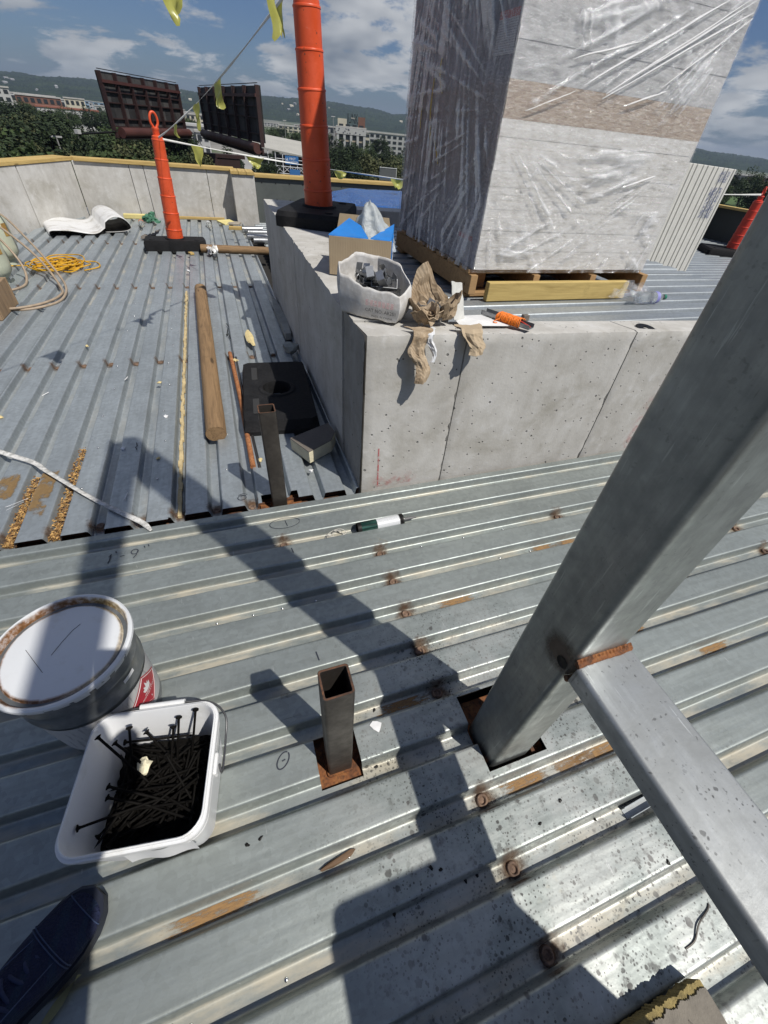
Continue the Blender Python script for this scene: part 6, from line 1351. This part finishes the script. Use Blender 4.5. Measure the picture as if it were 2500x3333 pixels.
# generic town buildings
m_pane = plain('dark_pane', (.03, .035, .04), .25)
WALLS = dict(white=(.42, .42, .41), tan=(.42, .35, .26), brick=(.17, .085, .06), grey=(.30, .30, .30), blue=(.22, .32, .42), cream=(.52, .48, .38))
MW = {k: plain('wall_' + k, c, .85, 0, .08, .3) for k, c in WALLS.items()}; m_roofg = plain('flat_roof', (.40, .39, .37), .9, 0, .15, .2); m_roofr = plain('red_roof', (.24, .09, .06), .85)
def building(az, d, wdt, hgt, col, label, group=None, floors=3, cols=6, depth=14, rz_=None, roofm=None, base=GZ, win=True, name='building'):
    B = thing(name, label, 'building', pol(az, d, base), (-math.radians(az) if rz_ is None else rz_), group)
    MB().bb(-wdt/2, wdt/2, 0, depth, 0, hgt).obj('wall', MW[col], B)
    MB().bb(-wdt/2 - .3, wdt/2 + .3, -.3, depth + .3, hgt + .01, hgt + .5).obj('roof', roofm or m_roofg, B)
    if win:
        fh = hgt / floors; cw = wdt / cols
        for f in range(floors):
            wm_ = MB().bb(-cw * .3, cw * .3, -.12, .0, 0, fh * .5).mesh('window', m_pane)
            for c in range(cols): link('window', wm_, B, (-wdt/2 + cw * (c + .5), -.02, fh * (f + .28)))
    return B
gl = 'low buildings of the distant town on the left'
cols_ = ['white', 'tan', 'brick', 'white', 'cream', 'grey', 'blue', 'brick']
for i in range(22):
    az = -17 + 17 * (i + rnd.random() * .8) / 22; d = rnd.uniform(450, 900); c = cols_[rnd.randrange(8)]
    building(az, d, rnd.uniform(12, 30), elz(d, rnd.uniform(-.62, -.30)) - GZ, c, f'{c} flat-roofed building in the distant town left of the billboards', gl, 2, 5)
for i in range(16):
    az = 7 + 15 * (i + rnd.random() * .8) / 16; d = rnd.uniform(450, 900); c = cols_[rnd.randrange(8)]
    building(az, d, rnd.uniform(14, 40), elz(d, rnd.uniform(-.72, -.35)) - GZ, c, f'{c} flat-roofed building in the distant town behind the tall orange post', 'low buildings of the distant town in the middle', 2, 5)
for i in range(10):
    az = 49 + 9 * (i + rnd.random() * .8) / 10; d = rnd.uniform(450, 800); c = cols_[rnd.randrange(8)]
    building(az, d, rnd.uniform(18, 40), elz(d, rnd.uniform(-.75, -.45)) - GZ, c, f'{c} low building in the far distance at the right', 'low buildings at the far right', 2, 5)
# small houses on the hillside
hm = MB().bb(-7, 7, -5, 5, 0, 6); hm.add([(-7.4, -5.4, 6), (7.4, -5.4, 6), (7.4, 5.4, 6), (-7.4, 5.4, 6), (-7, 0, 9.5), (7, 0, 9.5)], [(0, 1, 5, 4), (2, 3, 4, 5), (0, 4, 3), (1, 2, 5)])
hme = hm.mesh('hill_house', MW['grey']); hme2 = hme.copy(); hme2.materials.clear(); hme2.materials.append(MW['cream'])
for i in range(18):
    az = rnd.choice([rnd.uniform(-16, -7), rnd.uniform(7, 21), rnd.uniform(-16, 21)]); v = rnd.uniform(.12, .40); p = hill((az + 60) / 135, v)
    o = link('hill_house', [hme, hme2][i % 2], None, (p.x, p.y, p.z - 1), (0, 0, rnd.random() * 3), (rnd.uniform(.5, 1.5), .7, rnd.uniform(.5, .9))); tag(o, 'small pale house on the far wooded hillside', 'house', 'houses on the far hillside')
# named buildings
building(15.0, 262, 13.6, elz(262, -.34) - GZ, 'tan', 'abandoned block with white piers, dark windows and a graffiti band', None, 3, 4, 16, win=False, name='pier_building')
pbd = [o for o in bpy.data.objects if o.name.startswith('pier_building')][0]; Hp = elz(262, -.34) - GZ
for k in range(5): MB().bb(-.55, .55, -.5, 0, 0, Hp - 2.4).obj('pier', MW['white'], pbd).location = (-6.2 + 3.1 * k, -.01, 0)
for k in range(4):
    for f in range(4): MB().bb(-1.0, 1.0, -.1, 0, 0, 2.3).obj('window', m_pane, pbd).location = (-4.65 + 3.1 * k, -.01, .6 + 3.0 * f)
MB().bb(-6.9, 6.9, -.65, 0, Hp - 2.3, Hp - .05).obj('graffiti_band', MW['white'], pbd)
t = NT('graffiti'); nz = t.vor(t.co('Object', (.7, 1, .7)), 1.3); n2 = t.noise(t.co('Object'), .8, 3, .6, 2); t.set(base=(.10, .10, .12), rough=.8, alpha=t.math('MULTIPLY', t.rng(t.math('ADD', nz, t.math('MULTIPLY', n2, .4)), .55, .50), .8)); m_graf = t.m
MB().grid(lambda u, v: Vector((-6.7 + 13.4 * u, -.70, Hp - 2.1 + 1.8 * v)), 2, 2).obj('graffiti', m_graf, pbd)
MB().bb(3.2, 6.4, 1, 6, Hp + .5, Hp + 4.0).obj('stair_tower', MW['brick'], pbd); MB().bb(-6.2, -2.0, .5, .8, Hp + .5, Hp + 3.0).obj('roof_sign_back', MW['cream'], pbd)
text_mesh('JUNK', 4.6, 'roof_sign', m_black, lambda x, y: Vector((.6 + x * .45, .2, Hp + 3.0 + y * 1.05)), pbd)
building(11.9, 285, 15, elz(285, -.45) - GZ, 'grey', 'dark grey block beside the abandoned pier building', None, 4, 5, 14)
building(19.2, 330, 27, elz(330, -.52) - GZ, 'white', 'long white four-storey block left of the wrapped stack', None, 4, 8, 14)
building(-.15, 300, 15, elz(300, -.55) - GZ, 'cream', 'pale parking-deck-like block seen between the billboards', None, 5, 7, 14)
building(-.45, 170, 6.5, elz(170, -1.35) - GZ, 'grey', 'dark box building with a white roof edge between the billboards', None, 2, 2, 10, roofm=MW['white'], win=False)
building(.45, 165, 3.4, elz(165, -1.75) - GZ, 'white', 'narrow white building between the billboards', None, 3, 2, 10)
building(-15.3, 300, 13, elz(300, -.05) - GZ, 'white', 'tall white and blue apartment block at the left picture edge', None, 5, 5, 14)
building(-12.2, 360, 20, elz(360, -.38) - GZ, 'brick', 'long brick building in the town behind the wooded strip', None, 3, 7, 14)
building(-9.6, 380, 10, elz(380, -.30) - GZ, 'cream', 'cream block with a row of windows behind the wooded strip', None, 3, 4, 14)
building(-10.3, 300, 24, elz(300, -1.0) - GZ, 'white', 'long low row of white gabled shops above the wooded strip', None, 1, 9, 14, roofm=m_roofr)
# stand / shed with blue banners
sh = thing('grandstand', 'steel-framed stand with a long grey roof and blue banners left of the tall post', 'grandstand', pol(7.6, 118), -math.radians(7.6))
zr = elz(118, -2.2) - GZ
mb = MB(); mb.add([(-5.5, 0, zr - .35), (5.5, 0, zr - 1.5), (5.5, 14, zr + 0.4), (-5.5, 14, zr + 1.3)], [(0, 1, 2, 3)]); mb.obj('roof', plain('grey_metal_roof', (.40, .39, .35), .7, 0, .08, .4), sh, solid=.25)
m_wsteel = plain('white_steel', (.60, .61, .62), .5); m_bann = plain('banner_blue', (.03, .14, .36), .6)
for k in range(8):
    x = -5.3 + 1.5 * k; MB().tube([(x, .2, 0), (x, .2, zr - .5 - .1 * k)], .09, 6).obj('post', m_wsteel, sh)
for z_ in (zr - 2.0, zr - 3.2, zr - 4.4): MB().tube([(-5.4, .2, z_), (5.4, .2, z_ - .2)], .07, 6).obj('rail', m_wsteel, sh)
for k in range(7):
    x = -5.3 + 1.5 * k; mb = MB(); mb.tube([(x, .2, zr - 4.4), (x + 1.5, .2, zr - 3.25)], .05, 5); mb.tube([(x, .2, zr - 3.25), (x + 1.5, .2, zr - 4.4)], .05, 5); mb.obj('brace', m_wsteel, sh)
MB().bb(-5.4, 5.4, 2.5, 12, 0, zr - 2).obj('seating_block', m_void, sh)
bn = MB().bb(1.2, 4.0, .02, .08, zr - 2.9, zr - 1.5).obj('banner', m_bann, sh); text_mesh('FIRST', .55, 'banner_text', m_lwhite, lambda x, y: Vector((2.75 + x, .0, zr - 2.0 + y)), bn); text_mesh('HORIZON', .42, 'banner_text', m_lwhite, lambda x, y: Vector((2.85 + x, .0, zr - 2.5 + y)), bn); text_mesh('H', .9, 'banner_text', m_lwhite, lambda x, y: Vector((1.55 + x * .8, .0, zr - 2.2 + y)), bn)
MB().bb(2.0, 4.2, .02, .08, zr - 4.9, zr - 3.7).obj('banner', m_bann, sh)
# billboards seen from behind
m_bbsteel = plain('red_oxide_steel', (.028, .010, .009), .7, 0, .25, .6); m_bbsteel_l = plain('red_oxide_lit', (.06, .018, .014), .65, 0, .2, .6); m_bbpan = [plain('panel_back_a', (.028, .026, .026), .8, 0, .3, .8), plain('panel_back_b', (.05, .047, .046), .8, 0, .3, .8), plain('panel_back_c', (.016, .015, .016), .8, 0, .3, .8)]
def billboard(label, azl, dl, azr, dr, ztl, zbl, pole_f):
    a = pol(azl, dl, 0); b = pol(azr, dr, 0); d = b - a; W_ = d.length; ang = math.atan2(d.y, d.x)
    B = thing('billboard', label, 'billboard', (a.x, a.y, GZ), ang, 'billboards seen from behind'); H_ = ztl - zbl; z0 = zbl - GZ
    nb_, nr = 6, 5; pw = W_ / nb_; hs = [.15, .30, .20, .18, .17]
    zz = z0 + .75; HP = H_ - .75
    MB().bb(0, W_, .28, .38, zz, zz + HP).obj('face_sheet', m_bbpan[2], B)
    for c in range(nb_ * 2):
        zc = zz
        for r in range(nr):
            h = HP * hs[r]; MB().bb(c * pw / 2 + .03, (c + 1) * pw / 2 - .03, .20, .26, zc + .03, zc + h - .03).obj('panel', m_bbpan[(c * 7 + r * 5 + (r == 4) * 1) % 3 if r < 4 else 1], B); zc += h
    for c in range(nb_ + 1): MB().bb(c * pw - .11, c * pw + .11, -.22, .18, zz - .35, zz + HP + .02).obj('upright', m_bbsteel, B)
    zc = zz
    for r in range(nr):
        MB().bb(-.1, W_ + .1, -.02, .19, zc - .05, zc + .05).obj('stringer', m_bbsteel, B); zc += HP * hs[r]
    MB().bb(-.1, W_ + .1, -.32, -.225, zz + HP * .80, zz + HP * .80 + .26).obj('wide_girt', m_bbsteel_l, B)
    MB().tube([(-.05, .05, zz + HP + .16), (W_ + .05, .05, zz + HP + .16)], .04, 5).obj('top_rail', m_black, B)
    MB().tube([(.5, -.55, z0 + .25), (W_ - .1, -.55, z0 + .25)], .48, 20).obj('torque_tube', m_bbsteel_l, B, 50)
    MB().bb(.1, W_, -1.1, .2, z0 - .30, z0 - .22).obj('catwalk', m_black, B)
    MB().bb(0, W_, -.1, .1, z0 - .22, z0 + .3).obj('shadow_frame', m_bbsteel, B)
    return B, W_, z0
b1, W1, z1_ = billboard('left red-steel billboard seen from behind, above the orange post', -7.15, 72.5, -1.05, 87, elz(72.5, 1.65), elz(72.5, -2.46), .9)
b2, W2, z2_ = billboard('right red-steel billboard seen from behind, darker and steeper', .85, 90, 6.05, 62.5, elz(90, 1.37), elz(90, -1.95), .1)
MB().tube([(-6.0, .2, z1_ + .1), (.1, .2, z1_ + .25)], .10, 6).obj('light_arm', m_black, b1); MB().bb(-6.3, -5.8, .0, .4, z1_ + .1, z1_ + .45).obj('flood_light', MW['white'], b1)
sup = thing('billboard_pole', 'dark red support box and pole between the two billboards', 'pole', pol(1.2, 86), 0)
MB().lathe([(.9, 0), (.9, 7.2)], 20).obj('pole_shaft', m_bbsteel, sup, 50); MB().bb(-2.2, 3.6, -.8, .8, 4.9, 6.9).obj('support_box', m_bbsteel, sup); MB().bb(-2.6, 4.4, -.9, .9, 7.0, 7.4).obj('cross_beam', m_bbsteel, sup)
# poles, lamps, sign
for i, (az, d, el, lbl) in enumerate([(-10.2, 95, -2.6, 'thin street lamp post rising before the wooded strip'), (-11.9, 90, -2.9, 'short street lamp post left of the other one in the trees'), (13.2, 200, .35, 'tall light mast behind the abandoned pier building'), (11.1, 230, .0, 'utility pole just right of the tall orange post'), (8.4, 240, -.3, 'utility pole behind the grandstand roof')]):
    h = elz(d, el) - GZ; LP = thing('street_lamp', lbl, 'lamp post', pol(az, d), 0, 'poles in the town'); MB().tube([(0, 0, 0), (0, 0, h)], .10, 6).obj('pole', plain('pole_grey', (.25, .25, .24), .6), LP); MB().bb(-.7, .7, -.12, .12, h, h + .18).obj('lamp_head', MW['white'], LP)
sg = thing('sign_board', 'grey back of a tilted sign board beyond the parapet by the wrapped stack', 'sign board', pol(19.0, 62), -math.radians(12))
zs = elz(62, -3.15) - GZ; MB().bb(-.95, .95, -.04, .04, zs - 1.15, zs).obj('board', plain('sign_back', (.10, .105, .11), .6), sg); 
for sx in (-.95, .95): MB().tube([(sx, .06, 0), (sx, .06, zs + .05)], .05, 6).obj('post', m_wsteel, sg)
MB().tube([(-.98, -.05, zs), (.98, -.05, zs)], .03, 5).obj('frame_edge', m_wsteel, sg)
# haze
t = NT('haze_air'); t.t.nodes.remove(t.b); pv = t.n('ShaderNodeVolumePrincipled'); pv.inputs['Color'].default_value = (.62, .76, 1, 1); pv.inputs['Density'].default_value = HAZE; pv.inputs['Anisotropy'].default_value = 0.2; t.t.links.new(pv.outputs[0], t.o.inputs['Volume'])
o = MB().bb(-6500, 6500, -800, 6500, GZ - 3, 150).obj('haze', t.m); tag(o, 'thin blue haze over the town', None, None, 'stuff')
